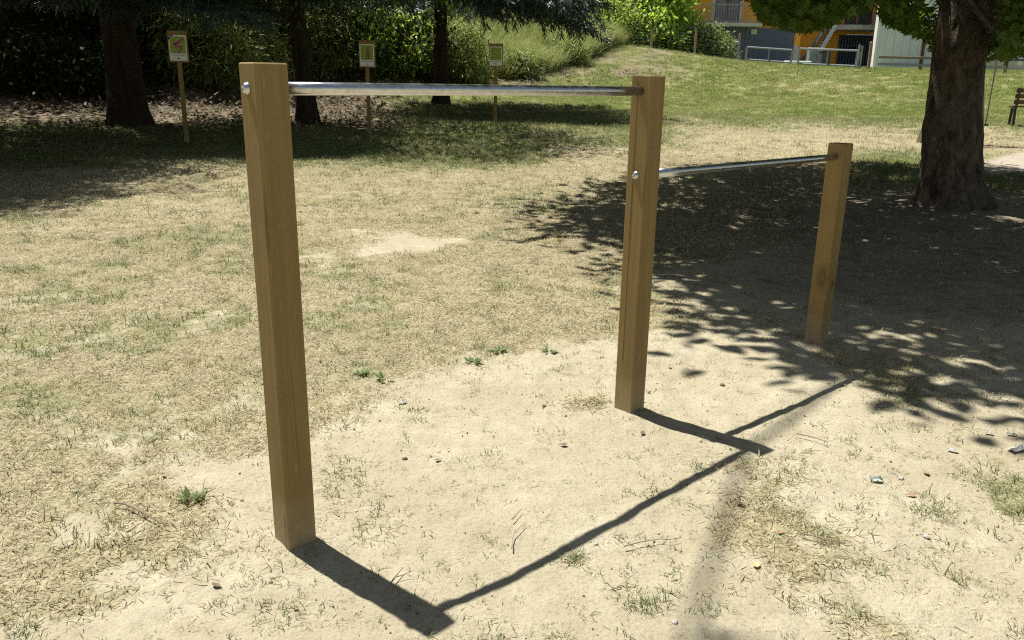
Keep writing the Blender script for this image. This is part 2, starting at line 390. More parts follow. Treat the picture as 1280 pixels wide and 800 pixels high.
M['yellowleaf'] = plain('yellow_leaf', (.46, .38, .18), .6, 0, .2, 30, .1)
M['orangeleaf'] = plain('orange_leaf', (.33, .20, .09), .6, 0, .2, 30, .1)
M['brownleaf'] = plain('brown_leaf', (.17, .105, .06), .7, 0, .25, 30, .1)
M['rope'] = plain('rope', (.16, .14, .11), .9, 0, .2, 40, .2)

# ------------------------------------------------------------------ mesh helpers
class MB:
    def __init__(s): s.v = []; s.f = []
    def quadmesh(s, V, F):
        o = len(s.v); s.v += [tuple(map(float, p)) for p in V]; s.f += [tuple(o + i for i in f) for f in F]; return s
    def box(s, c, size, rot=None, bev=0.):
        hx, hy, hz = (k / 2 for k in size); b = min(bev, hx * .9, hy * .9, hz * .9)
        if b <= 0:
            V = [(x, y, z) for x in (-hx, hx) for y in (-hy, hy) for z in (-hz, hz)]
            F = [(0, 1, 3, 2), (4, 6, 7, 5), (0, 4, 5, 1), (2, 3, 7, 6), (0, 2, 6, 4), (1, 5, 7, 3)]
        else:
            V = []; idx = {}
            for sx in (-1, 1):
                for sy in (-1, 1):
                    for sz in (-1, 1):
                        for ax in range(3):
                            p = [sx * (hx - b), sy * (hy - b), sz * (hz - b)]; h = (hx, hy, hz); p[ax] = (sx, sy, sz)[ax] * h[ax]
                            idx[(sx, sy, sz, ax)] = len(V); V.append(tuple(p))
            F = []
            for ax in range(3):
                a, c2 = [k for k in range(3) if k != ax]
                for sg in (-1, 1):
                    q = []
                    for (u, v) in ((-1, -1), (1, -1), (1, 1), (-1, 1)):
                        k = [0, 0, 0]; k[ax] = sg; k[a] = u; k[c2] = v; q.append(idx[(*k, ax)])
                    F.append(tuple(q))
            for ax in range(3):
                a, c2 = [k for k in range(3) if k != ax]
                for u in (-1, 1):
                    for v in (-1, 1):
                        k1 = [0, 0, 0]; k1[a] = u; k1[c2] = v; k2 = list(k1); k1[ax] = -1; k2[ax] = 1
                        F.append((idx[(*k1, a)], idx[(*k2, a)], idx[(*k2, c2)], idx[(*k1, c2)]))
            for sx in (-1, 1):
                for sy in (-1, 1):
                    for sz in (-1, 1): F.append(tuple(idx[(sx, sy, sz, a)] for a in range(3)))
        R = rot if rot is not None else Matrix.Identity(3)
        V = [R @ Vector(p) + Vector(c) for p in V]
        return s.quadmesh(V, F)
    def beam(s, a, b, wd, hg, up=(0, 0, 1), bev=0.):
        a = Vector(a); b = Vector(b); d = (b - a); L = d.length; d.normalize()
        upv = Vector(up)
        if abs(d.dot(upv)) > .98: upv = Vector((0, 1, 0))
        x = upv.cross(d).normalized(); z = d.cross(x)
        R = Matrix((x, d, z)).transposed()
        return s.box((a + b) / 2, (wd, L, hg), R, bev)
    def tube(s, pts, rad, n=10, cap=True, rough=None):
        pts = [Vector(p) for p in pts]
        if not hasattr(rad, '__len__'): rad = [rad] * len(pts)
        V = []; prev = None
        for i, p in enumerate(pts):
            t = (pts[min(i + 1, len(pts) - 1)] - pts[max(i - 1, 0)]).normalized()
            if prev is None:
                ref = Vector((1, 0, 0)) if abs(t.x) < .9 else Vector((0, 1, 0))
                x = (ref - t * ref.dot(t)).normalized()
            else: x = (prev - t * prev.dot(t)).normalized()
            prev = x; y = t.cross(x)
            for k in range(n):
                a = 2 * PI * k / n; r = rad[i] * (rough(i, a) if rough else 1)
                V.append(p + x * (math.cos(a) * r) + y * (math.sin(a) * r))
        F = [(i * n + k, i * n + (k + 1) % n, (i + 1) * n + (k + 1) % n, (i + 1) * n + k) for i in range(len(pts) - 1) for k in range(n)]
        if cap: F += [tuple(reversed(range(n))), tuple((len(pts) - 1) * n + k for k in range(n))]
        return s.quadmesh(V, F)
    def lathe(s, prof, M4, n=20):
        V = []; F = []
        for (r, h) in prof:
            for k in range(n):
                a = 2 * PI * k / n; V.append(M4 @ Vector((math.cos(a) * r, math.sin(a) * r, h)))
        for i in range(len(prof) - 1):
            for k in range(n): F.append((i * n + k, i * n + (k + 1) % n, (i + 1) * n + (k + 1) % n, (i + 1) * n + k))
        F += [tuple(reversed(range(n))), tuple((len(prof) - 1) * n + k for k in range(n))]
        return s.quadmesh(V, F)
    def prism(s, poly, M4, t):
        n = len(poly)
        V = [M4 @ Vector((x, y, 0)) for x, y in poly] + [M4 @ Vector((x, y, t)) for x, y in poly]
        F = [tuple(reversed(range(n))), tuple(range(n, 2 * n))] + [(k, (k + 1) % n, n + (k + 1) % n, n + k) for k in range(n)]
        return s.quadmesh(V, F)
    def build(s, name, mat, parent=None, smooth=False):
        me = bpy.data.meshes.new(name); me.from_pydata(s.v, [], s.f); me.update()
        me.materials.append(mat)
        if smooth: me.polygons.foreach_set('use_smooth', [True] * len(me.polygons))
        o = bpy.data.objects.new(name, me); COL.objects.link(o)
        if parent: o.parent = parent
        return o

def np_mesh(name, V, faces, mat, parent=None, attrs=None, smooth=False, link=True):
    """faces: list of integer arrays (n,k)"""
    me = bpy.data.meshes.new(name)
    loops = np.concatenate([f.ravel() for f in faces]).astype(np.int32)
    cnt = np.concatenate([np.full(len(f), f.shape[1]) for f in faces]).astype(np.int32)
    st = np.concatenate([[0], np.cumsum(cnt)[:-1]]).astype(np.int32)
    me.vertices.add(len(V)); me.vertices.foreach_set('co', np.asarray(V, np.float32).ravel())
    me.loops.add(len(loops)); me.loops.foreach_set('vertex_index', loops)
    me.polygons.add(len(cnt)); me.polygons.foreach_set('loop_start', st)
    try: me.polygons.foreach_set('loop_total', cnt)
    except Exception: pass
    for k, a in (attrs or {}).items():
        at = me.attributes.new(k, 'FLOAT', 'POINT'); at.data.foreach_set('value', np.asarray(a, np.float32))
    if smooth: me.polygons.foreach_set('use_smooth', np.ones(len(cnt), bool))
    me.update(calc_edges=True); me.validate()
    me.materials.append(mat)
    o = bpy.data.objects.new(name, me)
    if link: COL.objects.link(o)
    if parent: o.parent = parent
    return o

def tag(o, label=None, cat=None, group=None, kind=None):
    if label: o['label'] = label
    if cat: o['category'] = cat
    if group: o['group'] = group
    if kind: o['kind'] = kind
    return o
def thing(name, label, cat, loc, rz=0, group=None):
    o = bpy.data.objects.new(name, None); COL.objects.link(o); o.empty_display_size = .2
    o.location = loc; o.rotation_euler = (0, 0, rz); return tag(o, label, cat, group)
def copy_tree(o, parent=None):
    c = o.copy(); COL.objects.link(c)
    if parent: c.parent = parent
    for ch in list(o.children): copy_tree(ch, c)
    return c

# ------------------------------------------------------------------ ground
def make_ground():
    azf = np.radians(np.arange(-44, 44.01, .2)); azc = np.radians(np.arange(47, 314, 3.))
    az = np.concatenate([azf, azc]); n = len(az)
    r = [.35]
    while r[-1] < 420: r.append(r[-1] * 1.0115 + .001)
    r = np.array(r); m = len(r)
    A, Rr = np.meshgrid(az, r); x = (np.sin(A) * Rr).ravel(); y = (np.cos(A) * Rr).ravel()
    z = ground_z(x, y)
    bare, pit, litter, green = masks(x, y)
    i = np.arange(m - 1)[:, None] * n; k = np.arange(n)[None, :]; k1 = (k + 1) % n
    F = np.stack([i + k, i + n + k, i + n + k1, i + k1], -1).reshape(-1, 4)
    V = np.stack([x, y, z], 1); V = np.vstack([V, [[0, 0, gz(0, 0)]]])
    fan = np.stack([np.full(n, len(V) - 1), np.arange(n), (np.arange(n) + 1) % n], 1)
    dt = np.hypot(x - 4.9, y - 8.2); soil_shade = .85 * sst(5.2, 2.6, dt + (fbm(x, y, .8, 33, 3) - .5) * 3.5)  # mask for the shade painted round the trunk
    ap = lambda a: np.append(a, a[0])
    o = np_mesh('ground', V, [F, fan], M['ground'], None, dict(bare=ap(bare), pit=ap(pit), litter=ap(litter), green=ap(green), tree_shade=ap(soil_shade)), True)
    tag(o, 'sunlit park ground of dry grass and bare sandy earth', None, None, 'structure')
make_ground()

# ------------------------------------------------------------------ grass and other uncountable cover
def blades(nb, L, wid, tilt, spread, curve=.4, seg=3, seed=0):
    """a tuft: tapering bent blades"""
    g = np.random.default_rng(seed); V = []; F3 = []; F4 = []; var = []
    for _ in range(nb):
        l = L * g.uniform(.55, 1.25); a = g.uniform(0, 2 * PI); t0 = g.uniform(*tilt); bx, by = g.normal(0, spread, 2); wv = wid * g.uniform(.7, 1.3)
        d = np.array([math.cos(a), math.sin(a)]); s = np.array([-d[1], d[0], 0]); base = len(V)
        p = np.array([bx, by, -.004]); th = t0; vv = g.uniform()
        tw = g.uniform(-.6, .6); s = np.array([s[0], s[1], tw])
        for k in range(seg):
            ww = wv * (1 - k / seg) ** .6 * .5
            V += [p - s * ww, p + s * ww]; var += [vv, vv]
            p = p + np.array([d[0] * math.sin(th), d[1] * math.sin(th), math.cos(th)]) * (l / seg); th += curve * g.uniform(.2, 1.2)
            if p[2] < .003: p[2] = .003
        V.append(p); var.append(vv)
        for k in range(seg - 1): F4.append((base + 2 * k, base + 2 * k + 1, base + 2 * k + 3, base + 2 * k + 2))
        F3.append((base + 2 * seg - 2, base + 2 * seg - 1, base + 2 * seg))
    return np.array(V), np.array(F4), np.array(F3), np.array(var)

def source(coll, name, mat, **kw):
    V, F4, F3, var = blades(**kw)
    o = np_mesh(name, V, [F4, F3], mat, None, dict(var=var), False, False); coll.objects.link(o)

def scatter(name, P, rot, scl, pick, coll, label):
    me = bpy.data.meshes.new(name); me.vertices.add(len(P)); me.vertices.foreach_set('co', np.asarray(P, np.float32).ravel())
    a = me.attributes.new('rot', 'FLOAT_VECTOR', 'POINT'); a.data.foreach_set('vector', np.asarray(rot, np.float32).ravel())
    a = me.attributes.new('scl', 'FLOAT', 'POINT'); a.data.foreach_set('value', np.asarray(scl, np.float32))
    a = me.attributes.new('pick', 'INT', 'POINT'); a.data.foreach_set('value', np.asarray(pick, np.int32))
    o = bpy.data.objects.new(name, me); COL.objects.link(o); tag(o, label, None, None, 'stuff')
    g = bpy.data.node_groups.new(name + '_scatter', 'GeometryNodeTree')
    g.interface.new_socket('Geometry', in_out='INPUT', socket_type='NodeSocketGeometry')
    g.interface.new_socket('Geometry', in_out='OUTPUT', socket_type='NodeSocketGeometry')
    gi = g.nodes.new('NodeGroupInput'); go = g.nodes.new('NodeGroupOutput')
    ci = g.nodes.new('GeometryNodeCollectionInfo'); ci.inputs['Collection'].default_value = coll
    ci.inputs['Separate Children'].default_value = True; ci.inputs['Reset Children'].default_value = True
    ip = g.nodes.new('GeometryNodeInstanceOnPoints'); ip.inputs['Pick Instance'].default_value = True
    def na(nm, ty):
        k = g.nodes.new('GeometryNodeInputNamedAttribute'); k.data_type = ty; k.inputs['Name'].default_value = nm
        return [q for q in k.outputs if q.enabled and q.name == 'Attribute'][0]
    g.links.new(gi.outputs[0], ip.inputs['Points']); g.links.new(ci.outputs[0], ip.inputs['Instance'])
    g.links.new(na('pick', 'INT'), ip.inputs['Instance Index'])
    e = g.nodes.new('FunctionNodeEulerToRotation'); g.links.new(na('rot', 'FLOAT_VECTOR'), e.inputs[0]); g.links.new(e.outputs[0], ip.inputs['Rotation'])
    g.links.new(na('scl', 'FLOAT'), ip.inputs['Scale'])
    g.links.new(ip.outputs[0], go.inputs[0])
    md = o.modifiers.new('scatter', 'NODES'); md.node_group = g
    return o

def sample_sector(n, r0, r1, az=43):
    r = np.sqrt(RNG.uniform(r0 * r0, r1 * r1, n)); a = np.radians(RNG.uniform(-az, az, n))
    return np.sin(a) * r, np.cos(a) * r
def clear_posts(x, y):
    k = np.ones(len(x), bool)
    for (px, py) in POST_XY: k &= np.hypot(x - px, y - py) > .055
    return k & (np.hypot(x - 4.6, y - 8.45) > .55)


def make_grass():
    cd_ = bpy.data.collections.new('dry_tufts'); cg = bpy.data.collections.new('green_tufts'); cl = bpy.data.collections.new('lawn_tufts')
    for k in range(5): source(cd_, f'dry_tuft_{k}', M['straw'], nb=9, L=.034, wid=.0029, tilt=(.6, 1.5), spread=.022, curve=.35, seed=k)
    for k in range(5): source(cg, f'green_tuft_{k}', M['green'], nb=9, L=.042, wid=.0030, tilt=(.25, 1.3), spread=.016, curve=.45, seed=20 + k)
    for k in range(4): source(cl, f'lawn_tuft_{k}', M['lawn'], nb=16, L=.06, wid=.008, tilt=(.2, 1.2), spread=.05, curve=.4, seed=40 + k)
    DX, DY, DS = [], [], []; GX, GY, GS = [], [], []
    for (r0, r1, dens, sc) in ((1.2, 4.5, 1500, 1.), (4.5, 8, 800, 1.3), (8, 14, 300, 1.9), (14, 24, 80, 2.9)):
        area = (r1 * r1 - r0 * r0) * math.radians(43)
        n = int(area * dens); x, y = sample_sector(n, r0, r1)
        bare, pit, lit, green = masks(x, y)
        u = RNG.uniform(size=n)
        keep = (u < (1 - np.clip(bare * 1.08 + pit + lit, 0, 1)) ** 1.2 * .95 + .004) & clear_posts(x, y)
        isg = RNG.uniform(size=n) < np.clip(green * .85 + .05, 0, 1)
        s = sc * RNG.uniform(.65, 1.3, n)
        k = keep & ~isg; DX.append(x[k]); DY.append(y[k]); DS.append(s[k])
        k = keep & isg; GX.append(x[k]); GY.append(y[k]); GS.append(s[k] * 1.0)
    # sparse green tufts on the bare earth and at its ragged edge
    cen = [on_ground(*p)[:2] for p in ((455, 468), (605, 440), (428, 590), (470, 655), (440, 612), (520, 520), (610, 600), (880, 585), (965, 640), (1000, 590), (1100, 625), (1170, 640), (1210, 600), (1060, 560),
           (720, 700), (825, 690), (860, 745), (1050, 750), (1190, 720), (745, 505), (800, 755), (240, 625), (190, 705), (340, 770), (60, 770), (265, 700), (830, 605), (935, 570), (1040, 680), (1150, 520), (1220, 500), (1120, 485), (350, 740), (570, 790), (700, 795))]
    for c in cen:
        n = int(RNG.uniform(5, 24)); sp = RNG.uniform(.015, .09)
        GX.append(c[0] + RNG.normal(0, sp, n)); GY.append(c[1] + RNG.normal(0, sp * 1.2, n)); GS.append(RNG.uniform(.45, 1.0, n))
        n = n // 2
        DX.append(c[0] + RNG.normal(0, sp * 1.6, n)); DY.append(c[1] + RNG.normal(0, sp * 1.6, n)); DS.append(RNG.uniform(.5, 1., n))
    n = 1700; x, y = sample_sector(n, 1.3, 4.8, 40)      # single sprigs and chaff
    q = 1050; GX.append(x[:q]); GY.append(y[:q]); GS.append(RNG.uniform(.3, .85, q)); DX.append(x[q:]); DY.append(y[q:]); DS.append(RNG.uniform(.3, .9, n - q))
    for q in POST_XY:
        n = 26; a = RNG.uniform(0, 2 * PI, n); rr = RNG.uniform(.062, .14, n); DX.append(q[0] + np.cos(a) * rr); DY.append(q[1] + np.sin(a) * rr); DS.append(RNG.uniform(.4, .95, n))
    q = on_ground(738, 506); n = 34; DX.append(q[0] + RNG.normal(0, .045, n)); DY.append(q[1] + RNG.normal(0, .04, n)); DS.append(RNG.uniform(.9, 1.9, n))
    for nm, X, Y, SC, coll, nk, lab in (('dry_grass', DX, DY, DS, cd_, 5, 'short straw coloured grass covering the park field'),
                                        ('green_grass', GX, GY, GS, cg, 5, 'thin green grass tufts scattered through the dry field')):
        x = np.concatenate(X); y = np.concatenate(Y); s = np.concatenate(SC)
        k = clear_posts(x, y); x, y, s = x[k], y[k], s[k]; n = len(x)
        rot = np.stack([RNG.normal(0, .12, n), RNG.normal(0, .12, n), RNG.uniform(0, 2 * PI, n)], 1)
        scatter(nm, np.stack([x, y, ground_z(x, y)], 1), rot, s, RNG.integers(0, nk, n), coll, lab)
    # lawn on the slope
    X, Y, SC = [], [], []
    for (r0, r1, dens, sc) in ((10, 18, 70, 1.), (18, 30, 75, 1.25), (30, 46, 40, 1.8)):
        area = (r1 * r1 - r0 * r0) * math.radians(43); n = int(area * dens); x, y = sample_sector(n, r0, r1)
        bare, pit, lit, green = masks(x, y)
        k = RNG.uniform(size=n) < np.clip(green * 1.1 - .05, 0, 1) * (1 - np.clip(lit * .9 + pit + bare, 0, 1)); k &= clear_posts(x, y)
        X.append(x[k]); Y.append(y[k]); SC.append(sc * RNG.uniform(.6, 1.3, k.sum()))
    x = np.concatenate(X); y = np.concatenate(Y); s = np.concatenate(SC); n = len(x)
    rot = np.stack([RNG.normal(0, .12, n), RNG.normal(0, .12, n), RNG.uniform(0, 2 * PI, n)], 1)
    scatter('lawn', np.stack([x, y, ground_z(x, y)], 1), rot, s, RNG.integers(0, 4, n), cl, 'green lawn on the slope below the gates')
    # tall grass on the mound
    ct = bpy.data.collections.new('tall_tufts')
    for k in range(4): source(ct, f'tall_tuft_{k}', M['tall'], nb=24, L=.74, wid=.018, tilt=(.02, .5), spread=.10, curve=.35, seg=4, seed=60 + k)
    P = []
    n = 12000; az = RNG.uniform(-5.5, 7.2, n); d = RNG.uniform(26, 45, n)
    x = np.sin(np.radians(az)) * d; y = np.cos(np.radians(az)) * d
    front = np.interp(az, [-5.5, -3, -1, 0.5, 2, 3.5, 5.0, 6.0, 7.2], [27.2, 28.5, 29.2, 30.0, 31.5, 33.6, 36, 38.2, 41])
    nn = fbm(x, y, .8, 77, 3) - .5
    k = (d > front + nn * 2.0)
    x, y, nn = x[k], y[k], nn[k]; n = len(x)
    rot = np.stack([RNG.normal(0, .16, n), RNG.normal(0, .16, n), RNG.uniform(0, 2 * PI, n)], 1)
    scatter('tall_grass', np.stack([x, y, ground_z(x, y)], 1), rot, RNG.uniform(.7, 1.35, n) * (1 + nn * .8), RNG.integers(0, 4, n), ct, 'tall uncut grass on the mound behind the signs')
    # fallen leaves on the shaded bank
    cf = bpy.data.collections.new('fallen')
    for k in range(4): source(cf, f'fallen_{k}', M['litterleaf'], nb=9, L=.10, wid=.045, tilt=(.9, 1.5), spread=.12, curve=.3, seg=2, seed=80 + k)
    n = 16000; x, y = sample_sector(n, 16, 34, 41)
    bare, pit, lit, green = masks(x, y); k = RNG.uniform(size=n) < lit * .8; x, y = x[k], y[k]; n = len(x)
    rot = np.stack([RNG.normal(0, .3, n), RNG.normal(0, .3, n), RNG.uniform(0, 2 * PI, n)], 1)
    scatter('leaf_litter', np.stack([x, y, ground_z(x, y) + .01], 1), rot, RNG.uniform(.7, 1.5, n), RNG.integers(0, 4, n), cf, 'dry brown leaf litter lying on the wooded bank')
    # crumbs of earth, chaff and tiny stones on the bare ground
    cc = bpy.data.collections.new('crumbs')
    for k in range(4):
        b = MB(); g = random.Random(k)
        V = [Vector((g.gauss(0, 1), g.gauss(0, 1), g.gauss(0, .6))).normalized() * g.uniform(.7, 1.2) for _ in range(8)]
        me = bpy.data.meshes.new('crumb'); import bmesh
        bm = bmesh.new(); [bm.verts.new(v * .004) for v in V]; bmesh.ops.convex_hull(bm, input=bm.verts); bm.to_mesh(me); bm.free()
        me.materials.append([M['darkstone'], M['stone'], M['twig'], M['brownleaf']][k]); o = bpy.data.objects.new(f'crumb_{k}', me); cc.objects.link(o)
    n = 5200; x, y = sample_sector(n, 1.2, 6.5, 40); bare, pit, lit, green = masks(x, y)
    k = (RNG.uniform(size=n) < .25 + .6 * bare) & clear_posts(x, y); x, y = x[k], y[k]; n = len(x)
    rot = RNG.uniform(0, 6.28, (n, 3))
    scatter('pebbles', np.stack([x, y, ground_z(x, y) + .001], 1), rot, RNG.lognormal(-.5, .45, n), RNG.choice(4, n, p=[.45, .1, .3, .15]), cc, 'crumbs of earth and tiny pebbles strewn over bare ground')
make_grass()

# ------------------------------------------------------------------ the exercise bars
def make_bars():
    H = (1.3587, 1.3535, 1.0536); hb = (1.2966, .9861)
    x0, y0 = P1; z0 = 0
    t = thing('exercise_bars', 'two steel exercise bars on three square timber posts standing in sandy earth', 'exercise bars', (x0, y0, 0), .7383)
    locs = [(0, 0), (1.5332, 0), (3.047, -.0343)]
    posts = []
    for i, (px, py) in enumerate(locs):
        b = MB().box((0, 0, (H[i] - .35) / 2), (.09, .09, H[i] + .35), None, .0035)
        o = b.build('post', M['post_knotty'] if i == 2 else M['post'], t); o.location = (px, py, 0)
        g = gz(*(POST_XY[i])); posts.append(o)
        o['label'] = ['tall timber post at the near left end', 'middle timber post carrying both bars', 'short timber post at the far right end'][i]
        if i == 1:   # drying crack near one edge
            MB().box((-.0452, .012, .78), (.0012, .0016, 1.1)).build('crack', M['dark_wood'], o)
        if i == 0:
            MB().box((-.0453, -.030, .045), (.0012, .0016, .14)).build('crack', M['dark_wood'], o)
    M4y = Matrix.Rotation(-PI / 2, 4, 'Y')
    for (i, h) in ((0, hb[0]), (1, hb[1])):
        bb = MB()
        Mx = Matrix.Translation((-.045, 0, h)) @ M4y
        bb.lathe([(.0155, 0), (.0155, .003), (.0135, .0035), (.0135, .008), (.011, .0115), (.007, .0132), (.0052, .0132), (.0045, .0085)], Mx, 20)
        bb.build('bolt', M['steel'], posts[i], True)
    r = .0168
    def bar(xa, xb, h, ya, yb):
        pts = [(xa + (xb - xa) * k / 8, ya + (yb - ya) * k / 8, h) for k in range(9)]
        return MB().tube(pts, r, 28).build('bar', M['steel'], t, True)
    b1 = bar(.045, 1.5332 - .045, hb[0], 0, 0); b1['label'] = 'upper steel bar between the two tall posts'
    b2 = bar(1.5332 + .045, 3.047 - .045, hb[1], 0, -.0343); b2['label'] = 'lower steel bar reaching the short post'
make_bars()

# ------------------------------------------------------------------ leaves
LOBED = np.array([(0, 0), (.10, .06), (.42, .02), (.26, .24), (.62, .52), (.27, .50), (.16, .62), (0, 1.0), (-.16, .62), (-.27, .50), (-.62, .52), (-.26, .24), (-.42, .02), (-.10, .06)])
OVAL = np.array([(0, 0), (.2, .25), (.24, .5), (.14, .8), (0, 1), (-.14, .8), (-.24, .5), (-.2, .25)])
RHOMB = np.array([(0, 0), (.26, .45), (0, 1), (-.26, .45)])
NEEDLE = np.array([(-.03, 0), (.03, 0), (.02, 1), (-.02, 1)])
def rand_unit(n, g):
    v = g.normal(size=(n, 3)); return v / np.linalg.norm(v, axis=1)[:, None]
def leaf_mesh(name, pos, tip, nrm, size, shape, mat, parent, var, fold=.12):
    n = len(pos); k = len(shape)
    tip = tip / np.linalg.norm(tip, axis=1)[:, None]
    side = np.cross(tip, nrm); side /= np.linalg.norm(side, axis=1)[:, None] + 1e-9
    nn = np.cross(side, tip)
    V = pos[:, None, :] + size[:, None, None] * (side[:, None, :] * shape[None, :, :1] + tip[:, None, :] * shape[None, :, 1:2] - nn[:, None, :] * (np.abs(shape[None, :, :1]) + .6 * shape[None, :, 1:2] ** 2) * fold * 2)
    b = np.arange(n)[:, None] * k
    if shape is LOBED:
        # concave outline: split into convex lobes
        fs = [np.array([[0, 1, 3, 11, 13]]), np.array([[1, 2, 3]]), np.array([[11, 12, 13]]), np.array([[3, 4, 5]]), np.array([[9, 10, 11]]), np.array([[3, 5, 6, 8, 9, 11]]), np.array([[6, 7, 8]])]
    else: fs = [np.arange(k)[None, :]]
    F = [(b[:, None, :] + f[None, :, :]).reshape(-1, f.shape[1]) for f in fs]
    return np_mesh(name, V.reshape(-1, 3), F, mat, parent, dict(var=np.repeat(var, k)), False)

def clustered_leaves(cent, per, spread, g, flat=.6):
    n = len(cent) * per
    off = g.normal(size=(n, 3)) * spread; off[:, 2] *= flat
    pos = np.repeat(cent, per, 0) + off
    tip = rand_unit(n, g) * .8 + off / (np.linalg.norm(off, axis=1)[:, None] + 1e-6) * .7; tip[:, 2] -= .45
    nrm = rand_unit(n, g) * .75; nrm[:, 2] += .9
    cv = np.repeat(g.uniform(0, 1, len(cent)), per); var = np.clip(cv * .5 + g.uniform(0, 1, n) * .5, 0, 1)
    return pos, tip, nrm, var

def ellipsoid_points(n, c, r, g, shell=.5, lo=-1.):
    u = rand_unit(int(n * 1.6), g); u = u[u[:, 2] > lo][:n]
    rad = g.uniform(0, 1, len(u)) ** (1 / 3) * (1 - shell) + shell * g.uniform(.8, 1.05, len(u))
    return np.array(c) + u * rad[:, None] * np.array(r)

def curve(a, b, sag=0., n=6, wob=0.):
    a = np.array(a, float); b = np.array(b, float); L = np.linalg.norm(b - a)
    pts = []
    for k in range(n + 1):
        t = k / n; p = a * (1 - t) + b * t; p[2] += sag * L * 4 * t * (1 - t)
        if 0 < k < n and wob: p += np.array([random.gauss(0, wob), random.gauss(0, wob), random.gauss(0, wob)]) * L
        pts.append(p)
    return pts

# ---- the big tree on the right
def big_tree():
    bx, by = 4.58, 8.47; bz = gz(bx, by)
    t = thing('broadleaf_tree', 'large broadleaf tree with thick rough trunk and lobed leaves at the right', 'tree', (bx, by, bz))
    g = np.random.default_rng(5)
    hs = np.concatenate([[-.15, -.05], np.arange(0, 5.2, .045)])
    pts = []; rad = []
    for h in hs:
        pts.append((float(np.interp(h, [0, .45, .85, 1.5, 2.2, 3.5, 5.2], [0, -.06, -.115, -.15, -.135, -.16, -.24])), .03 * h, h))
        rad.append(.272 - .022 * h + .11 * math.exp(-max(h, 0) / .16) + .045 * math.exp(-((h - .55) / .35) ** 2) * .4 + .03 * math.exp(-((h - 2.1) / .3) ** 2))
    ph = [g.uniform(0, 6.28) for _ in range(12)]
    nz = g.uniform(size=(400, 200))
    def rough(i, a):
        h = hs[i]; fl = math.exp(-max(h, 0) / .22)
        v = 1 + fl * (.15 * math.sin(5 * a + ph[0]) + .10 * math.sin(3 * a + ph[1]))
        v += .022 * math.sin(7 * a + ph[2] + h * 1.1) + .014 * math.sin(13 * a + ph[3] - h * 2.3)
        u = a / (2 * PI) * 26 + .5 * math.sin(h * 3 + a * 2); w_ = h * 9
        v += .065 * (float(vnoise(np.array([u]), np.array([w_]), 5)[0]) - .5) + .05 * (float(vnoise(np.array([u * 2.1]), np.array([w_ * 2.3]), 6)[0]) - .5)
        # burrs
        for (bh, ba, s, k) in ((1.55, 3.9, .10, .10), (1.3, 3.2, .08, .07), (.95, 5.2, .09, .06), (2.0, 4.6, .12, .08)):
            da = (a - ba + PI) % (2 * PI) - PI
            v += k * math.exp(-((h - bh) / s) ** 2 - (da / .25) ** 2)
        return v
    MB().tube(pts, rad, 72, True, rough).build('trunk', M['bark_big'], t, True)
    tips = []
    def limb(a, b, r0, sag, name='branch'):
        p = curve(a, b, sag, 9, .018); MB().tube(p, [r0 * (1 - .86 * k / 9) for k in range(10)], 10).build(name, M['bark_big'], t, True); return p
    for k in range(13):
        a = 2 * PI * k / 13 + g.uniform(-.2, .2); h0 = 2.5 + 2.5 * ((k * 5) % 13) / 13
        R_ = g.uniform(3.6, 4.9); hz = g.uniform(3.0, 7.4)
        start = (-.045 * h0, .03 * h0, h0); end = (math.cos(a) * R_ - .5, math.sin(a) * R_ + .4, hz)
        p = limb(start, end, .11, .06); tips += p[3:]
    p = limb((-.22, .15, 5.1), (-.5, .7, 8.3), .17, 0); tips += p[2:]
    # branches that droop on the camera's side and on the left
    for (dx, dy, dz) in ((-2.9, -.9, 2.25), (-1.9, .5, 2.15), (-2.6, 1.8, 2.3), (-.9, 1.6, 1.95), (-1.3, -1.2, 2.25), (.9, 1.9, 1.95), (1.8, .6, 2.1), (.5, -1.4, 2.3)):
        p = limb((-.1, .08, 2.75), (dx, dy, dz + .15), .05, .10); tips += p[4:]
    tips = np.array(tips)
    # crown
    cen = ellipsoid_points(1500, (-.62, .55, 5.3), (5.2, 5.0, 3.4), g, .35)
    cen = np.vstack([cen, ellipsoid_points(330, (-2.7, -2.2, 5.7), (2.5, 2.0, 1.2), g, .3)])
    cen = np.vstack([cen, ellipsoid_points(330, (-.6, .5, 3.4), (5.0, 4.7, 1.3), g, .3)])
    cen = cen[np.sin(cen[:, 0] * 2.1 + .6) * np.sin(cen[:, 1] * 1.9 + .3) + .35 * np.sin(cen[:, 0] * 4.1 + cen[:, 1] * 3.3) > -.42]
    # low skirt of leaves
    lim_x = [700, 885, 905, 940, 952, 1000, 1035, 1050, 1075, 1098, 1106, 1130, 1150, 1166, 1178, 1235, 1285, 1400]
    lim_y = [-70, -35, 2, 6, 32, 44, 38, 27, 21, 4, 30, 44, 50, 68, 78, 82, 70, 60]
    low = []
    for _ in range(330):
        px = g.uniform(885, 1330); d = g.uniform(6.9, 11.5); r = ray(px, np.interp(px, lim_x, lim_y) - abs(g.normal(0, 20)) - 10)
        k = d / math.hypot(r[0], r[1]); low.append((r[0] * k - bx, r[1] * k - by, CAM_H + r[2] * k - bz))
    def okc(c, pad):
        w = c + np.array([bx, by, bz]); v = w - np.array([0, 0, CAM_H]); dep = v @ _f
        sx = 640 + FPX * (v @ CR) / dep; sy = 400 - FPX * (v @ CU) / dep
        return (sy < np.interp(sx, lim_x, lim_y) - pad) | (dep < .5)
    for _ in range(110):
        px = g.uniform(1243, 1330); d = g.uniform(7.4, 11); r = ray(px, g.uniform(-40, np.interp(px, lim_x, lim_y) - 8))
        k = d / math.hypot(r[0], r[1]); low.append((r[0] * k - bx, r[1] * k - by, CAM_H + r[2] * k - bz))
    allc = cen[okc(cen, 34)]
    allc = allc[np.hypot(allc[:, 0], allc[:, 1]) > .5]
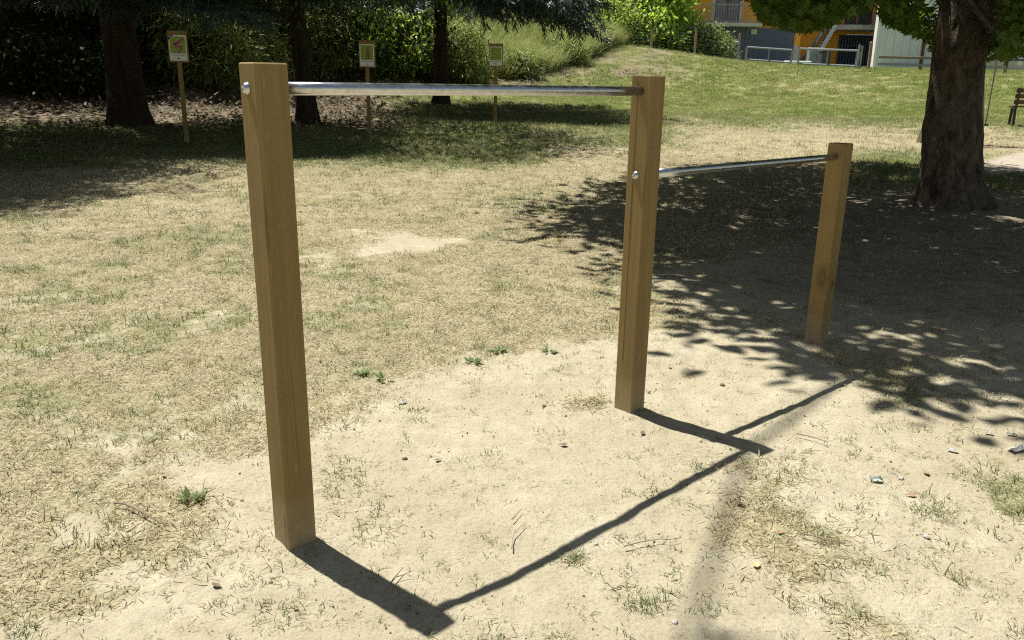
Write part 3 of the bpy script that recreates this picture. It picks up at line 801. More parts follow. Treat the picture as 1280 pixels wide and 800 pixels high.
    # added high branch, out of view, that casts a soft shade streak on the ground
    W0 = np.array([bx, by, bz])
    lb = [np.array(p_) - W0 for p_ in ((4.35, 8.65, 4.9), (2.0, 8.7, 6.6), (-.1, 8.0, 7.2), (-.72, 6.15, 8.0), (-2.07, 5.18, 9.0), (-2.5, 4.28, 9.15), (-2.75, 3.7, 9.2))]
    MB().tube(lb, [.07, .055, .040, .026, .018, .014, .009], 8).build('branch', M['bark_big'], t, True)
    allc = np.vstack([allc, [lb[6] + .05]])  # leaf tuft at its tip, added for a dark blot of shade
    A_ = clustered_leaves(allc, 40, .26, g); B_ = clustered_leaves(np.array(low), 27, .14, g)
    pos, tip, nrm, var = [np.concatenate([p_, q_]) for p_, q_ in zip(A_, B_)]
    k = okc(pos, 8)
    w = pos + np.array([bx, by, bz]); v = w - np.array([0, 0, CAM_H]); dep = v @ _f
    sx = 640 + FPX * (v @ CR) / dep; sy = 400 - FPX * (v @ CU) / dep
    k &= ~((sx > 1150) & (sx < 1250) & (sy > -40) & (np.hypot(w[:, 0], w[:, 1]) < math.hypot(bx, by) - .05))
    k &= ~((pos[:, 2] < 2.6) & (np.hypot(pos[:, 0], pos[:, 1]) < .48))
    pos, tip, nrm, var = pos[k], tip[k], nrm[k], var[k]
    lowm = pos[:, 2] < 3.0
    leaf_mesh('crown', pos[~lowm], tip[~lowm], nrm[~lowm], g.uniform(.13, .23, (~lowm).sum()), OVAL, M['maple'], t, var[~lowm]).data.polygons
    leaf_mesh('low_foliage', pos[lowm], tip[lowm], nrm[lowm], g.uniform(.058, .10, lowm.sum()), LOBED, M['maple'], t, var[lowm])
    # twigs carrying the low foliage
    b = MB()
    for c in np.array(low)[::5]:
        j = np.argmin(np.linalg.norm(tips - c, axis=1)); q = tips[j]
        if np.linalg.norm(q - c) < 2.2: b.tube(curve(q, c, -.04, 4, .02), [.012, .010, .008, .006, .004], 5)
    b.build('twigs', M['bark_big'], t)['kind'] = 'stuff'
big_tree()

# ---- conifers
def conifer(x, y, H, R, h0, r0, label, seed, down=.12, lean=0., back=0., front=0.):
    g = np.random.default_rng(seed); bz = gz(x, y)
    t = thing('conifer_tree', label, 'tree', (x, y, bz))
    hs = np.concatenate([[-.2], np.linspace(0, H, 40)])
    rough = lambda i, a: 1 + .05 * math.sin(9 * a + i) + .04 * math.sin(17 * a + i * 2.1) + .16 * math.exp(-max(hs[i], 0) / .25) * math.sin(4 * a + seed)
    MB().tube([(lean * h, 0, h) for h in hs], [r0 * (1 - .92 * max(h, 0) / H) + r0 * .35 * math.exp(-max(h, 0) / .3) for h in hs], 24, True, rough).build('trunk', M['bark_dark'], t, True)
    P, T = [], []; nb = 0; big = []; small = MB()
    h = h0
    while h < H - .4:
        L = R * (1 - ((h - h0) / (H - h0)) ** 1.3) * g.uniform(.8, 1.1) + .3
        for k in range(6):
            a = 2 * PI * k / 6 + g.uniform(-.4, .4) + h * 2; d = np.array([math.cos(a), math.sin(a), 0]); l = L * g.uniform(.75, 1.1) * (1 - back * max(0, d[1] * .87 - d[0] * .5)) * (1 - front * max(0, -d[1])); s = np.array([-d[1], d[0], 0])
            end = np.array([lean * h, 0, h]) + d * l + np.array([0, 0, -down * l * g.uniform(.3, 1.3)])
            pts = curve((lean * h, 0, h), end, .05, 7)
            rad = [max(.012, .028 * l / 3 * (1 - .85 * q / 7) + .006) for q in range(8)]
            if h < h0 + 1.4: big.append(MB().tube(pts, rad, 7))
            else: small.tube(pts, rad, 5)
            # side sprays
            for q in np.linspace(.22, 1, int(5 + l * 4)):
                p = np.array(pts[0]) * (1 - q) + end * q + np.array([0, 0, .05 * l * 4 * q * (1 - q)])
                for sg in (-1, 1):
                    sl = l * .34 * (1.15 - q * .7) * g.uniform(.6, 1.2)
                    e = p + s * sg * sl + d * sl * .7 + np.array([0, 0, -sl * g.uniform(.15, .6)])
                    m = max(2, int(sl / .13))
                    for w_ in np.linspace(.15, 1, m): P.append(p * (1 - w_) + e * w_); T.append((e - p) / (np.linalg.norm(e - p) + 1e-6))
        h += .34 + .018 * h
    for b in big: b.build('branch', M['bark_dark'], t, True)
    small.build('branches', M['bark_dark'], t)['kind'] = 'stuff'
    P = np.array(P); T = np.array(T); n = len(P); per = 9
    pos = np.repeat(P, per, 0) + g.normal(0, .035, (n * per, 3))
    tip = np.repeat(T, per, 0) * .9 + rand_unit(n * per, g) * .85; tip[:, 2] -= .55
    sz = g.uniform(.12, .26, n * per); cv = np.repeat(g.uniform(0, 1, n), per)
    shp = NEEDLE * np.array([2.1, 1])
    leaf_mesh('crown', pos, tip, rand_unit(n * per, g), sz, shp, M['needle'], t, np.clip(cv * .6 + g.uniform(0, .4, n * per), 0, 1), .1)
    return t

conifer(-7.31, 15.68, 12, 4.6, 2.45, .33, 'dark conifer with the thickest trunk, standing left of the first sign', 3, .17, 0., .86, .42)
conifer(-1.97, 22.21, 10.5, 4.7, 2.85, .20, 'dark conifer with a slim straight trunk between the second and third signs', 4, .18, 0., .75, .5)
conifer(-9.7, 10.6, 11, 4.7, 3.0, .28, 'shady conifer at the left edge nearest the viewer, its trunk out of view', 6, .10)

# ---- other broadleaf trees
def leafy_tree(name, x, y, H, cen, rad, r0, mat, label, seed, n_cl, per, size, spread=.3, lean=(0, 0), shape=RHOMB, group=None, bark='bark_dark', lo=-1., trunk=True):
    g = np.random.default_rng(seed); bz = gz(x, y)
    t = thing(name, label, 'tree' if 'tree' in name else 'shrub', (x, y, bz), 0, group)
    cen = np.array(cen, float)
    if trunk:
        top = np.array([lean[0] * H * .7, lean[1] * H * .7, H * .75])
        hs = np.linspace(0, 1, 26)
        rough = lambda i, a: 1 + .05 * math.sin(8 * a + i * .3) + .03 * math.sin(15 * a + i)
        MB().tube([(0, 0, -.2)] + [top * h for h in hs], [r0 * 1.35] + [r0 * (1 - .8 * h) + r0 * .3 * math.exp(-h * H / .35) for h in hs], 20, True, rough).build('trunk', M[bark], t, True)
        for k in range(9):
            h = .38 + .6 * k / 9; a = k * 2.4; e = cen + np.array([math.cos(a) * rad[0], math.sin(a) * rad[1], (h - .6) * rad[2]]) * .75
            MB().tube(curve(top * h, e, .05, 6, .02), [r0 * .42 * (1 - .85 * q / 6) for q in range(7)], 8).build('branch', M[bark], t, True)
    else:
        for k in range(5):
            a = k * 2.5 + seed; e = cen + np.array([math.cos(a) * rad[0], math.sin(a) * rad[1], rad[2] * .6]) * .6
            MB().tube(curve((math.cos(a) * .08, math.sin(a) * .08, -.1), e, .03, 5, .03), [r0 * (1 - .8 * q / 5) for q in range(6)], 6).build('stem', M[bark], t, True)
    c = ellipsoid_points(n_cl, cen, rad, g, .45, lo)
    lump = 1 + (.3 if name in ('bush', 'shrub') else .16) * (np.sin(c[:, 0] * 2.3 + seed) * np.sin(c[:, 2] * 2.9 + 1) )
    c = cen + (c - cen) * lump[:, None]
    c[:, 2] = np.maximum(c[:, 2], ground_z(c[:, 0] + x, c[:, 1] + y) - bz + .12)
    pos, tip, nrm, var = clustered_leaves(c, per, spread, g)
    k = pos[:, 2] > ground_z(pos[:, 0] + x, pos[:, 1] + y) - bz + .02
    pos, tip, nrm, var = pos[k], tip[k], nrm[k], var[k]
    leaf_mesh('crown', pos, tip, nrm, g.uniform(size * .7, size * 1.3, len(pos)), shape, M[mat], t, var)
    return t

leafy_tree('broadleaf_tree', -4.42, 17.66, 8.5, (.9, -.6, 5.0), (3.5, 3.3, 3.1), .215, 'oak', 'leafy tree with a dark leaning trunk between the first two signs', 21, 620, 24, .13, .3, (-.05, 0), OVAL)
# drooping leaves of that tree are joined by taller trees on the bank behind
bank = [(-70, 28.5, 10, 4.6), (20, 27, 9, 4.2), (95, 29, 10, 4.4), (165, 26.8, 9, 4.0), (235, 30, 10, 4.6), (300, 28.5, 8.5, 4.0), (365, 33, 9, 4.3), (425, 36, 9, 4.2), (480, 40, 9, 4.4), (555, 43, 9, 4.6)]
lab = ['dark tree on the bank beyond the left edge of the picture', 'dark tree on the bank at the upper left corner', 'dark tree on the bank just left of the thick conifer trunk',
       'dark tree on the bank straight behind the thick conifer trunk', 'dark tree on the bank behind the first sign', 'dark tree on the bank above the nearest timber post',
       'dark tree on the bank behind the leaning trunk', 'dark tree on the bank between the leaning trunk and the second sign', 'dark tree on the bank above the second sign', 'dark tree on top of the bank behind the slim conifer']
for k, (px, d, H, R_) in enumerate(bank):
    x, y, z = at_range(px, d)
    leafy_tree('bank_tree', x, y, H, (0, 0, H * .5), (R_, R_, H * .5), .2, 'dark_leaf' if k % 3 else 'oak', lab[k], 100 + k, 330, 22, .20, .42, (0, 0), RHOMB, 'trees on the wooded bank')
for k, (px, d, lb) in enumerate(((-25, 23.5, 'added dark tree shading the very edge of the upper left corner'), (62, 24, 'added shade tree left of the thick conifer trunk, over the low shrubs'),
                                 (172, 24.5, 'added shade tree right of the thick conifer trunk, over the first sign'))):
    x, y, z = at_range(px, d)  # trees added as a canopy to shade the shrubs below
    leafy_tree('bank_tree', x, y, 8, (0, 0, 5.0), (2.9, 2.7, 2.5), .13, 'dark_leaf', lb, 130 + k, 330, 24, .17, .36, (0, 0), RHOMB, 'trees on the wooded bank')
# undergrowth on the bank
shr = [(28, 20.9, 1.3, .75, 'dark_leaf', 'low shrub added to darken the bank nearest the left edge'), (98, 20.6, 1.2, .7, 'dark_leaf', 'low shrub added to darken the bank left of the thick conifer trunk foot'),  # this first pair is added to darken the slope
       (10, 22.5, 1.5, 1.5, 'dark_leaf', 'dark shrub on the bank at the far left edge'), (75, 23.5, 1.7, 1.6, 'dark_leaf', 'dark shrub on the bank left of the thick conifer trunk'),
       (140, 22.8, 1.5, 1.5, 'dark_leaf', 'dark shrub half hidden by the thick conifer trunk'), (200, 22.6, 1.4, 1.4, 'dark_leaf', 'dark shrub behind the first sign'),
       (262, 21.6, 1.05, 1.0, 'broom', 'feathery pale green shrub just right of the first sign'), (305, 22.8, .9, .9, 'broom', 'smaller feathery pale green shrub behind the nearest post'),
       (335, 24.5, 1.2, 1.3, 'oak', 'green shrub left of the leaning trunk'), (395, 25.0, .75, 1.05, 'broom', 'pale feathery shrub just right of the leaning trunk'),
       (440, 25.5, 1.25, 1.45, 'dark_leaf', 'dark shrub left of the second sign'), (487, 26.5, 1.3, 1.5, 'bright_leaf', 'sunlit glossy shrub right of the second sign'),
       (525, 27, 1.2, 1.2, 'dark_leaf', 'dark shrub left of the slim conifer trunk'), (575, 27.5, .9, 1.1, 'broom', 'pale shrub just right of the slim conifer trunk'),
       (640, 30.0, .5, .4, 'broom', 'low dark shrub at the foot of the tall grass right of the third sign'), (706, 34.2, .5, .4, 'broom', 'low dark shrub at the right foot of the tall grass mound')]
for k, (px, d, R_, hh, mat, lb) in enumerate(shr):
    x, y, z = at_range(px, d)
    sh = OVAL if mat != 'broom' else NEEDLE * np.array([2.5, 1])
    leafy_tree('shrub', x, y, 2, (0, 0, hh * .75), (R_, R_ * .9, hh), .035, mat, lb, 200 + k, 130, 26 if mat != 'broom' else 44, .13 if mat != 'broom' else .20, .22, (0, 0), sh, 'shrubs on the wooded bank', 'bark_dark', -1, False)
# bushes behind the mesh fence
for k, (px, d, R_, hh, mat, sz, lb) in enumerate(((763, 45.0, 1.5, 2.2, 'willow_leaf', .17, 'fine leaved bright bush at the left end of the mesh fence'),
                                                   (815, 45.2, 2.1, 2.7, 'bright_leaf', .26, 'big bush with broad bright leaves behind the mesh fence'),
                                                   (880, 44.3, 1.0, .85, 'weed', .16, 'low bush in front of the slate blue wall'))):
    x, y, z = at_range(px, d)
    leafy_tree('bush', x, y, 2, (0, 0, .4 if k < 2 else hh * .9), (R_, 3.0 if k < 2 else 1.2, hh * 1.5 if k < 2 else hh), .05, mat, lb, 300 + k, int(240 * R_), 26, sz, .28, (0, 0), OVAL, 'bushes behind the mesh fence', 'bark_dark', -.12 if k < 2 else -1, False)
far = [(640, 56, 12), (690, 60, 12), (735, 58, 11), (790, 62, 12)]
fl = ['far dark tree above the mound left of the railing', 'far dark tree behind the metal railing', 'far dark tree between the railing and the bushes', 'far dark tree behind the big bright bush']
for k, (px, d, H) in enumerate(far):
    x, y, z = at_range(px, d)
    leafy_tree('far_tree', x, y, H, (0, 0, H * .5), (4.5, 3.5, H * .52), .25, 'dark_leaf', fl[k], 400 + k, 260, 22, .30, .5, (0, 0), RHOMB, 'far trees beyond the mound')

# ------------------------------------------------------------------ trail signs
def trail_sign(px, py, H, label, kind):
    p = on_ground(px, py); x, y = p[0], p[1]; z = gz(x, y)
    t = thing('trail_sign', label, 'sign', (x, y, z), -math.atan2(x, y) , 'exercise signs under the trees')
    w_, h_ = .27, .40; top = H
    MB().box((0, .03, (top - .3) / 2), (.075, .06, top + .3), None, .004).build('post', M['sign_wood'], t)
    MB().box((.005, -.012, top - h_ / 2 - .035), (w_ + .035, .022, h_ + .09), None, .003).build('backing_board', M['sign_wood'], t)
    F = Matrix.Translation((0, -.024, top - h_ / 2 - .055)) @ Matrix.Rotation(PI / 2, 4, 'X')
    pl = MB().prism([(-w_ / 2, -h_ / 2), (w_ / 2, -h_ / 2), (w_ / 2, h_ / 2), (-w_ / 2, h_ / 2)], F, .004).build('panel', M['white'], t)
    def flat(nm, poly, mt, lift, par): return MB().prism(poly, F @ Matrix.Translation((0, 0, lift)), .0015).build(nm, M[mt], par)
    iw, y0, y1 = w_ / 2 - .018, -h_ / 2 + .115, h_ / 2 - .02
    if kind == 0:
        flat('picture', [(-iw, y0), (iw, y0), (iw, y1), (-iw + .055, y1), (-iw, y1 - .055)], 'sign_green', .0045, pl)
        flat('number_corner', [(-w_ / 2, h_ / 2), (-w_ / 2, h_ / 2 - .085), (-w_ / 2 + .085, h_ / 2)], 'sign_navy', .0045, pl)
        f = MB(); D = F @ Matrix.Translation((0, 0, .0065))
        def bar_(a, b, wd): 
            d = Vector(b) - Vector(a); nrm = Vector((-d.y, d.x)).normalized() * wd / 2; a = Vector(a); b = Vector(b)
            f.prism([a - nrm, b - nrm, b + nrm, a + nrm], D, .0015)
        f.prism([(.075 + .024 * math.cos(q * PI / 6), .135 + .024 * math.sin(q * PI / 6)) for q in range(12)], D, .0015)      # head
        bar_((.050, .110), (-.055, .052), .034); bar_((.020, .075), (-.04, .048), .03); bar_((-.045, .060), (-.075, .055), .018)
        bar_((-.048, .022), (.062, .018), .030); bar_((.058, .022), (.004, -.085), .026)
        f.build('figure', M['sign_magenta'], pl)
        n_ = MB(); n_.prism([(-.120, .165), (-.108, .165), (-.108, .192), (-.120, .186)], D, .0015); n_.build('number', M['white'], pl)
    else:
        flat('picture', [(-iw, y0), (iw, y0), (iw, y1), (-iw, y1)], 'sign_green', .0045, pl)
        if kind == 1:
            f = MB(); D = F @ Matrix.Translation((0, 0, .0065))
            f.prism([(.02 + .022 * math.cos(q * PI / 6), .125 + .024 * math.sin(q * PI / 6)) for q in range(12)], D, .0015)
            f.prism([(-.012, -.07), (.052, -.07), (.05, .10), (-.008, .10)], D, .0015); f.build('figure', M['sign_red'], pl)
    tx = MB(); D = F @ Matrix.Translation((0, 0, .0045)); q = -iw + .01
    rr = random.Random(kind)
    while q < iw - .02:
        L = rr.uniform(.012, .03); tx.prism([(q, -h_ / 2 + .082), (q + L, -h_ / 2 + .082), (q + L, -h_ / 2 + .092), (q, -h_ / 2 + .092)], D, .001); q += L + .006
    tx.build('text_line', M['ink'], pl)
    flat('emblem', [(-.022, -h_ / 2 + .028), (.022, -h_ / 2 + .028), (.026, -h_ / 2 + .045), (-.026, -h_ / 2 + .045)], 'ink_green', .0045, pl)
trail_sign(234, 180, 1.80, 'nearest exercise sign, showing a magenta bending figure on green', 0)
trail_sign(462, 168, 1.73, 'middle exercise sign, a dull red standing figure on green', 1)
trail_sign(619, 155, 1.70, 'farthest exercise sign, in front of the tall grass mound', 2)

# ------------------------------------------------------------------ fences, gates, railing
def mesh_fence():
    pts = [at_range(px, d) for px, d in ((700, 43.5), (757, 41.2), (811, 41), (865, 41), (919, 41.5))]
    b0 = pts[0]; t = thing('mesh_fence', 'wire mesh fence on thin dark posts in front of the bushes', 'fence', b0)
    loc = [(p[0] - b0[0], p[1] - b0[1], p[2] - b0[2]) for p in pts]
    for (x, y, z) in loc:
        MB().tube([(x, y, z - .3), (x, y, z + .6), (x, y, z + 1.28)], .055, 8).build('post', M['dark_wood'], t)
    for i in range(len(loc) - 1):
        a, b = Vector(loc[i]), Vector(loc[i + 1])
        mb = MB()
        for k in range(9):
            h = .12 + k * .135
            m = (a + b) / 2 + Vector((0, 0, h - .03))
            mb.tube([a + Vector((0, 0, h)), m, b + Vector((0, 0, h))], .004, 4, False)
        mb.build('wire_mesh', M['wire'], t)['kind'] = 'stuff'
mesh_fence()

def railing():
    pts = [at_range(px, d) for px, d in ((655, 47.5), (683, 47), (707, 46.4), (737, 46), (765, 46))]
    b0 = pts[0]; t = thing('metal_railing', 'pale metal handrail above the tall grass mound', 'railing', b0)
    zt = [on_plane(px, row, p[1])[2] - b0[2] for (px, row), p in zip(((655, -3), (683, 2), (707, 6), (737, 10.5), (765, 14)), pts)]
    loc = [Vector((p[0] - b0[0], p[1] - b0[1], p[2] - b0[2])) for p in pts]
    tops = [Vector((l.x, l.y, max(zz, l.z + .9))) for l, zz in zip(loc, zt)]
    for l, tp in zip(loc, tops): MB().tube([l - Vector((0, 0, .3)), tp], .05, 8).build('post', M['galv'], t)
    for i in range(len(tops) - 1):
        for dz in (-.02, -.38, -.72):
            MB().tube([tops[i] + Vector((0, 0, dz)), tops[i + 1] + Vector((0, 0, dz))], .036 if dz > -.1 else .022, 8).build('rail', M['galv'], t)
railing()

def frame_gate(pxs, d, rows, label, extra):
    """galvanised frame gate between two points of the crest"""
    (xa, ya, za), (xb, yb, zb) = at_range(pxs[0], d), at_range(pxs[1], d)
    t = thing('metal_gate', label, 'gate', (xa, ya, za), 0, 'low metal gates on the crest')
    L = math.hypot(xb - xa, yb - ya); t.rotation_euler = (0, 0, math.atan2(yb - ya, xb - xa))
    h = rows; dz = zb - za
    up = lambda x, z: (x, 0, z + dz * x / L)
    for x in (0, L): MB().tube([up(x, -.2), up(x, h)], .045, 8).build('post', M['galv'], t)
    for z in (.10, h): MB().tube([up(0, z), up(L, z)], .04, 8).build('rail', M['galv'], t)
    MB().tube([up(L / 2, .1), up(L / 2, h)], .028, 8).build('upright', M['galv'], t)
    if extra:   # bent tube at the fence end
        MB().tube([up(-.55, .75), up(-.45, .84), up(-.36, .72), up(-.40, .35), up(-.25, .0), up(0, -.1)], .05, 8).build('bent_tube', M['galv'], t, True)
    return t
frame_gate((929, 985), 40.3, .64, 'left low metal gate, beside the bent tube on the crest', True)
frame_gate((994, 1066), 39.8, .74, 'right low metal gate, in front of the steps', False)

def gate_post():
    x, y, z = at_range(1069, 39.6); t = thing('gate_post', 'grey twin metal post at the right end of the gates', 'post', (x, y, z))
    for k, dx in enumerate((-.045, .075)): MB().tube([(dx, 0, -.2), (dx, 0, 1.0 - .06 * k)], .05, 8).build('tube', M['galv'], t)
    MB().box((.015, 0, .55), (.1, .03, .3)).build('plate', M['galv'], t)
    x, y, z = at_range(1082, 39.5)
    o = MB().tube([(0, 0, -.2), (.005, 0, .5), (-.005, 0, 1.08), (0, 0, 1.13)], [.075, .07, .068, .05], 10).build('wooden_post', M['rail_wood'])
    o.location = (x, y, z); tag(o, 'short round wooden post between the gates and the rail fence', 'post')
gate_post()

def rail_fence():
    pts = [at_range(px, d) for px, d in ((1092, 39.5), (1146, 39.3), (1200, 39.1), (1252, 39)) ]
    b0 = pts[0]; t = thing('rail_fence', 'weathered wooden rail fence in front of the grey building', 'fence', b0)
    loc = [Vector((p[0] - b0[0], p[1] - b0[1], p[2] - b0[2])) for p in pts]
    for k, l in enumerate(loc[1:]): MB().beam(l + Vector((0, 0, -.3)), l + Vector((0, 0, 1.3)), .14, .1, bev=.006).build('post', M['dark_wood'], t)
    for k in range(3):
        a, b = loc[k], loc[k + 1]
        for h, mt in ((.5, 'rail_wood'), (.22, 'galv')):
            MB().beam(a + Vector((.0, -.08, h)), b + Vector((-.01, -.08, h)), .05, .10, bev=.006).build('rail', M[mt], t)
rail_fence()

# ------------------------------------------------------------------ buildings
def wall(mb, x0, x1, y0, y1, z0, z1, bev=0): return mb.box(((x0 + x1) / 2, (y0 + y1) / 2, (z0 + z1) / 2), (x1 - x0, y1 - y0, z1 - z0), None, bev)
def X(px, Y, row=60): return on_plane(px, row, Y)[0]
def Zr(px, row, Y): return on_plane(px, row, Y)[2]

def orange_house():
    Y = 50.0; b = at_range(940, 52); ox = X(940, Y)
    t = thing('apartment_building', 'orange apartment building with balconies and a slate blue ground floor', 'building', (ox, Y, 0))
    rx = lambda px, yy=Y: X(px, yy) - ox
    zs = Zr(905, 33, Y) ; zt = Zr(905, 28.5, Y); g0 = 1.9
    xL, xR = rx(868), rx(1100, Y + 4)
    # upper storeys with real openings are set as panels of wall round the doors
    d0, d1 = rx(889, Y + 1), rx(921, Y + 1)
    W = MB()
    wall(W, xL - 3, d0, 1, 1.3, zs, 11); wall(W, d1, rx(996, Y + 1), 1, 1.3, zs, 11); wall(W, d0, d1, 1, 1.3, zt + 2.2, 11)
    wall(W, xL - 3, xL - 2.7, 1.3, 10, g0, 11); wall(W, xL - 2.69, xR, 9.7, 10, g0, 11)
    W.build('wall', M['orange'], t)
    wall(MB(), xL - 3, rx(885, Y + 1), 1.05, 1.3, g0, zs - .002).build('wall', M['orange'], t)
    # slate blue ground floor: vertical boards
    x0, x1 = rx(880, Y + .6), rx(992, Y + .6); n = 9
    for k in range(n):
        a = x0 + (x1 - x0) * k / n; c = x0 + (x1 - x0) * (k + 1) / n
        wall(MB(), a + .004, c - .004, .60 + .004 * (k % 2), .85, g0, zs - .01).build('wall_panel', M['bluewall'], t)
    wall(MB(), rx(937, Y + .58), rx(944, Y + .58), .56, .598, Zr(937, 42, Y), Zr(937, 35.5, Y)).build('vent', M['concrete'], t)
    wall(MB(), rx(992, Y + .6) + .002, rx(998.5, Y + .6), .7, 1.0, g0, Zr(995, 56, Y)).build('plinth', M['concrete'], t)
    wall(MB(), rx(992, Y + .6) + .002, rx(1000, Y + .6), .7, 1.0, Zr(995, 56, Y), zs).build('wall', M['orange'], t)
    # balcony
    wall(MB(), xL - 3, rx(948), -.35, .998, zs, zt, .02).build('balcony_slab', M['concrete'], t)
    ra = MB(); zr = Zr(905, 6.5, Y)
    for k in range(46):
        x = xL - 3 + (rx(948) - xL + 3) * k / 45; ra.box((x, -.25, (zt + zr) / 2), (.022, .022, zr - zt))
    o = ra.build('baluster', M['galv'], t); o['kind'] = 'stuff'
    MB().box(((xL - 3 + rx(948)) / 2, -.25, zr + .02), (rx(948) - xL + 3, .06, .05)).build('handrail', M['galv'], t)
    MB().box(((xL - 3 + rx(948)) / 2, -.25, zt + .08), (rx(948) - xL + 3, .04, .03)).build('handrail', M['galv'], t)
    for px, ww in ((887.5, .16), (922, .16), (946, .12)):
        x = rx(px, Y - .1); MB().box((x, -.12, (zt + 11) / 2), (ww, .12, 11 - zt)).build('column', M['concrete'], t)
    # lilac shutter door: two leaves
    for a, c in ((d0, (d0 + d1) / 2 - .01), ((d0 + d1) / 2 + .01, d1)):
        s = MB()
        wall(s, a + .03, c - .03, 1.08, 1.14, zt + .03, zt + 2.18)
        for k in range(16): s.box(((a + c) / 2, 1.07, zt + .12 + k * .13), (c - a - .12, .03, .09))
        s.build('shutter', M['lilac'], t)
    cl = MB()
    for k in range(2): wall(cl, rx(936 + k * 6), rx(941 + k * 6), -.32, -.285, zt + .55, zt + 1.15)
    o = cl.build('hung_cloth', M['cloth'], None); o.location = (ox, Y, 0); tag(o, 'red cloth hung over the balcony rail of the orange building', 'cloth')
    # recessed court with garage gate
    Yb = 4.0; gx0, gx1 = rx(1047, Y + Yb), rx(1097, Y + Yb); zg = Zr(1070, 43, Y + Yb); zl = Zr(1070, 36, Y + Yb)
    wall(MB(), rx(992, Y + Yb), gx0, Yb, Yb + .3, g0, zl + 3).build('wall', M['orange'], t)
    wall(MB(), gx0, gx1 + 1, Yb + .01, Yb + .3, zg, zl + 3).build('wall', M['orange'], t)
    gt = MB(); wall(gt, gx0, gx1 + 1, Yb + .16, Yb + .2, g0, zg - .02); gt.build('garage_backing', M['darkmetal'], t)
    sl = MB(); n = 17
    for k in range(n):
        x = gx0 + (gx1 + .6 - gx0) * (k + .5) / n; sl.box((x, Yb + .05, (g0 + zg) / 2), (.09, .05, zg - g0 - .05))
    sl.build('garage_slat', M['bluewall'], t)['kind'] = 'stuff'
    # side wall of the court, facing right
    wall(MB(), rx(1000, Y + 1.2) - .3, rx(1000, Y + 1.2), 1.31, Yb - .01, g0, 11).build('wall', M['orange'], t)
    # second balcony with a rounded end
    xa, xb = rx(1034, Y + 2.5), rx(1102, Y + 2.5); zb = Zr(1065, 37.5, Y + 2.5); zbt = zb + .3
    poly = [(xb, Yb - .02), (xa, Yb - .02), (xa, 3.1)] + [(xa + (xb - xa) * .5 * (1 - math.cos(q)), 3.1 - 1.1 * math.sin(q)) for q in np.linspace(.2, PI / 2, 6)] + [(xb, 2.0)]
    MB().prism(poly, Matrix.Translation((0, 0, zb)), .28).build('balcony_slab', M['concrete'], t)
    r2 = MB(); e = [Vector((p[0], p[1] + .1, zbt)) for p in poly[2:]]; Ls = [0]
    for i in range(len(e) - 1): Ls.append(Ls[-1] + (e[i + 1] - e[i]).length)
    for s_ in np.arange(0, Ls[-1], .13):
        i = min(np.searchsorted(Ls, s_, 'right') - 1, len(e) - 2); p = e[i].lerp(e[i + 1], (s_ - Ls[i]) / (Ls[i + 1] - Ls[i]))
        r2.box((p.x, p.y, zbt + .5), (.025, .025, 1.0))
    r2.build('baluster', M['darkmetal'], t)['kind'] = 'stuff'
    MB().tube([p + Vector((0, 0, 1.02)) for p in e], .03, 6).build('handrail', M['darkmetal'], t)
    # dark glazed doors behind the second balcony
    for a, c in ((rx(1052, Y + Yb), rx(1066, Y + Yb)), (rx(1068, Y + Yb), rx(1084, Y + Yb))):
        fr = wall(MB(), a, c, Yb - .06, Yb - .004, zbt + .03, zbt + 2.2).build('glazed_door', M['darkmetal'], t)
    ac = wall(MB(), rx(1088, Y + 3), rx(1097, Y + 3), 2.8, 3.2, zbt + .05, zbt + .75, .03).build('cooling_unit', M['white'], t)
    for k in range(4): MB().box((rx(1090.2 + k * 1.6, Y + 3), 2.79, zbt + .4), (.03, .02, .55)).build('grille_bar', M['ink'], ac)
    # outside steps
    st = MB(); sx0, sx1 = rx(1000, Y + .5), rx(1030, Y + .5)
    za, zc = Zr(1003, 76, Y + .5), Zr(1036, 33, Y + .5); n = 12
    stair = MB().beam((rx(1020, Y + .3), .3, za), (rx(1043, Y + .3), .3, zc + .3), .05, .22).build('stair', M['galv'], t)
    MB().beam((rx(1003, Y + 1.5), 1.5, za), (rx(1034, Y + 1.5), 1.5, zc + .3), .05, .22).build('stringer', M['galv'], stair)
    for k in range(n):
        f = (k + .5) / n; z = za + (zc - za) * f
        xm0 = rx(1003, Y + 1.4) + (rx(1034, Y + 1.4) - rx(1003, Y + 1.4)) * f; xm1 = rx(1020, Y + .4) + (rx(1043, Y + .4) - rx(1020, Y + .4)) * f
        MB().box(((xm0 + xm1) / 2, .9, z), (abs(xm1 - xm0) + .12, 1.15, .05)).build('step', M['galv'], stair)
    for px in (1020, 1043):
        pass
    MB().tube([(rx(1019, Y + .3), .28, za + 1.0), (rx(1042, Y + .3), .28, zc + 1.3)], .03, 6).build('handrail', M['galv'], stair)
    # roof above the frame
    wall(MB(), xL - 3.3, xR + .2, .6, 10.3, 11.002, 11.3).build('roof', M['concrete'], t)
orange_house()

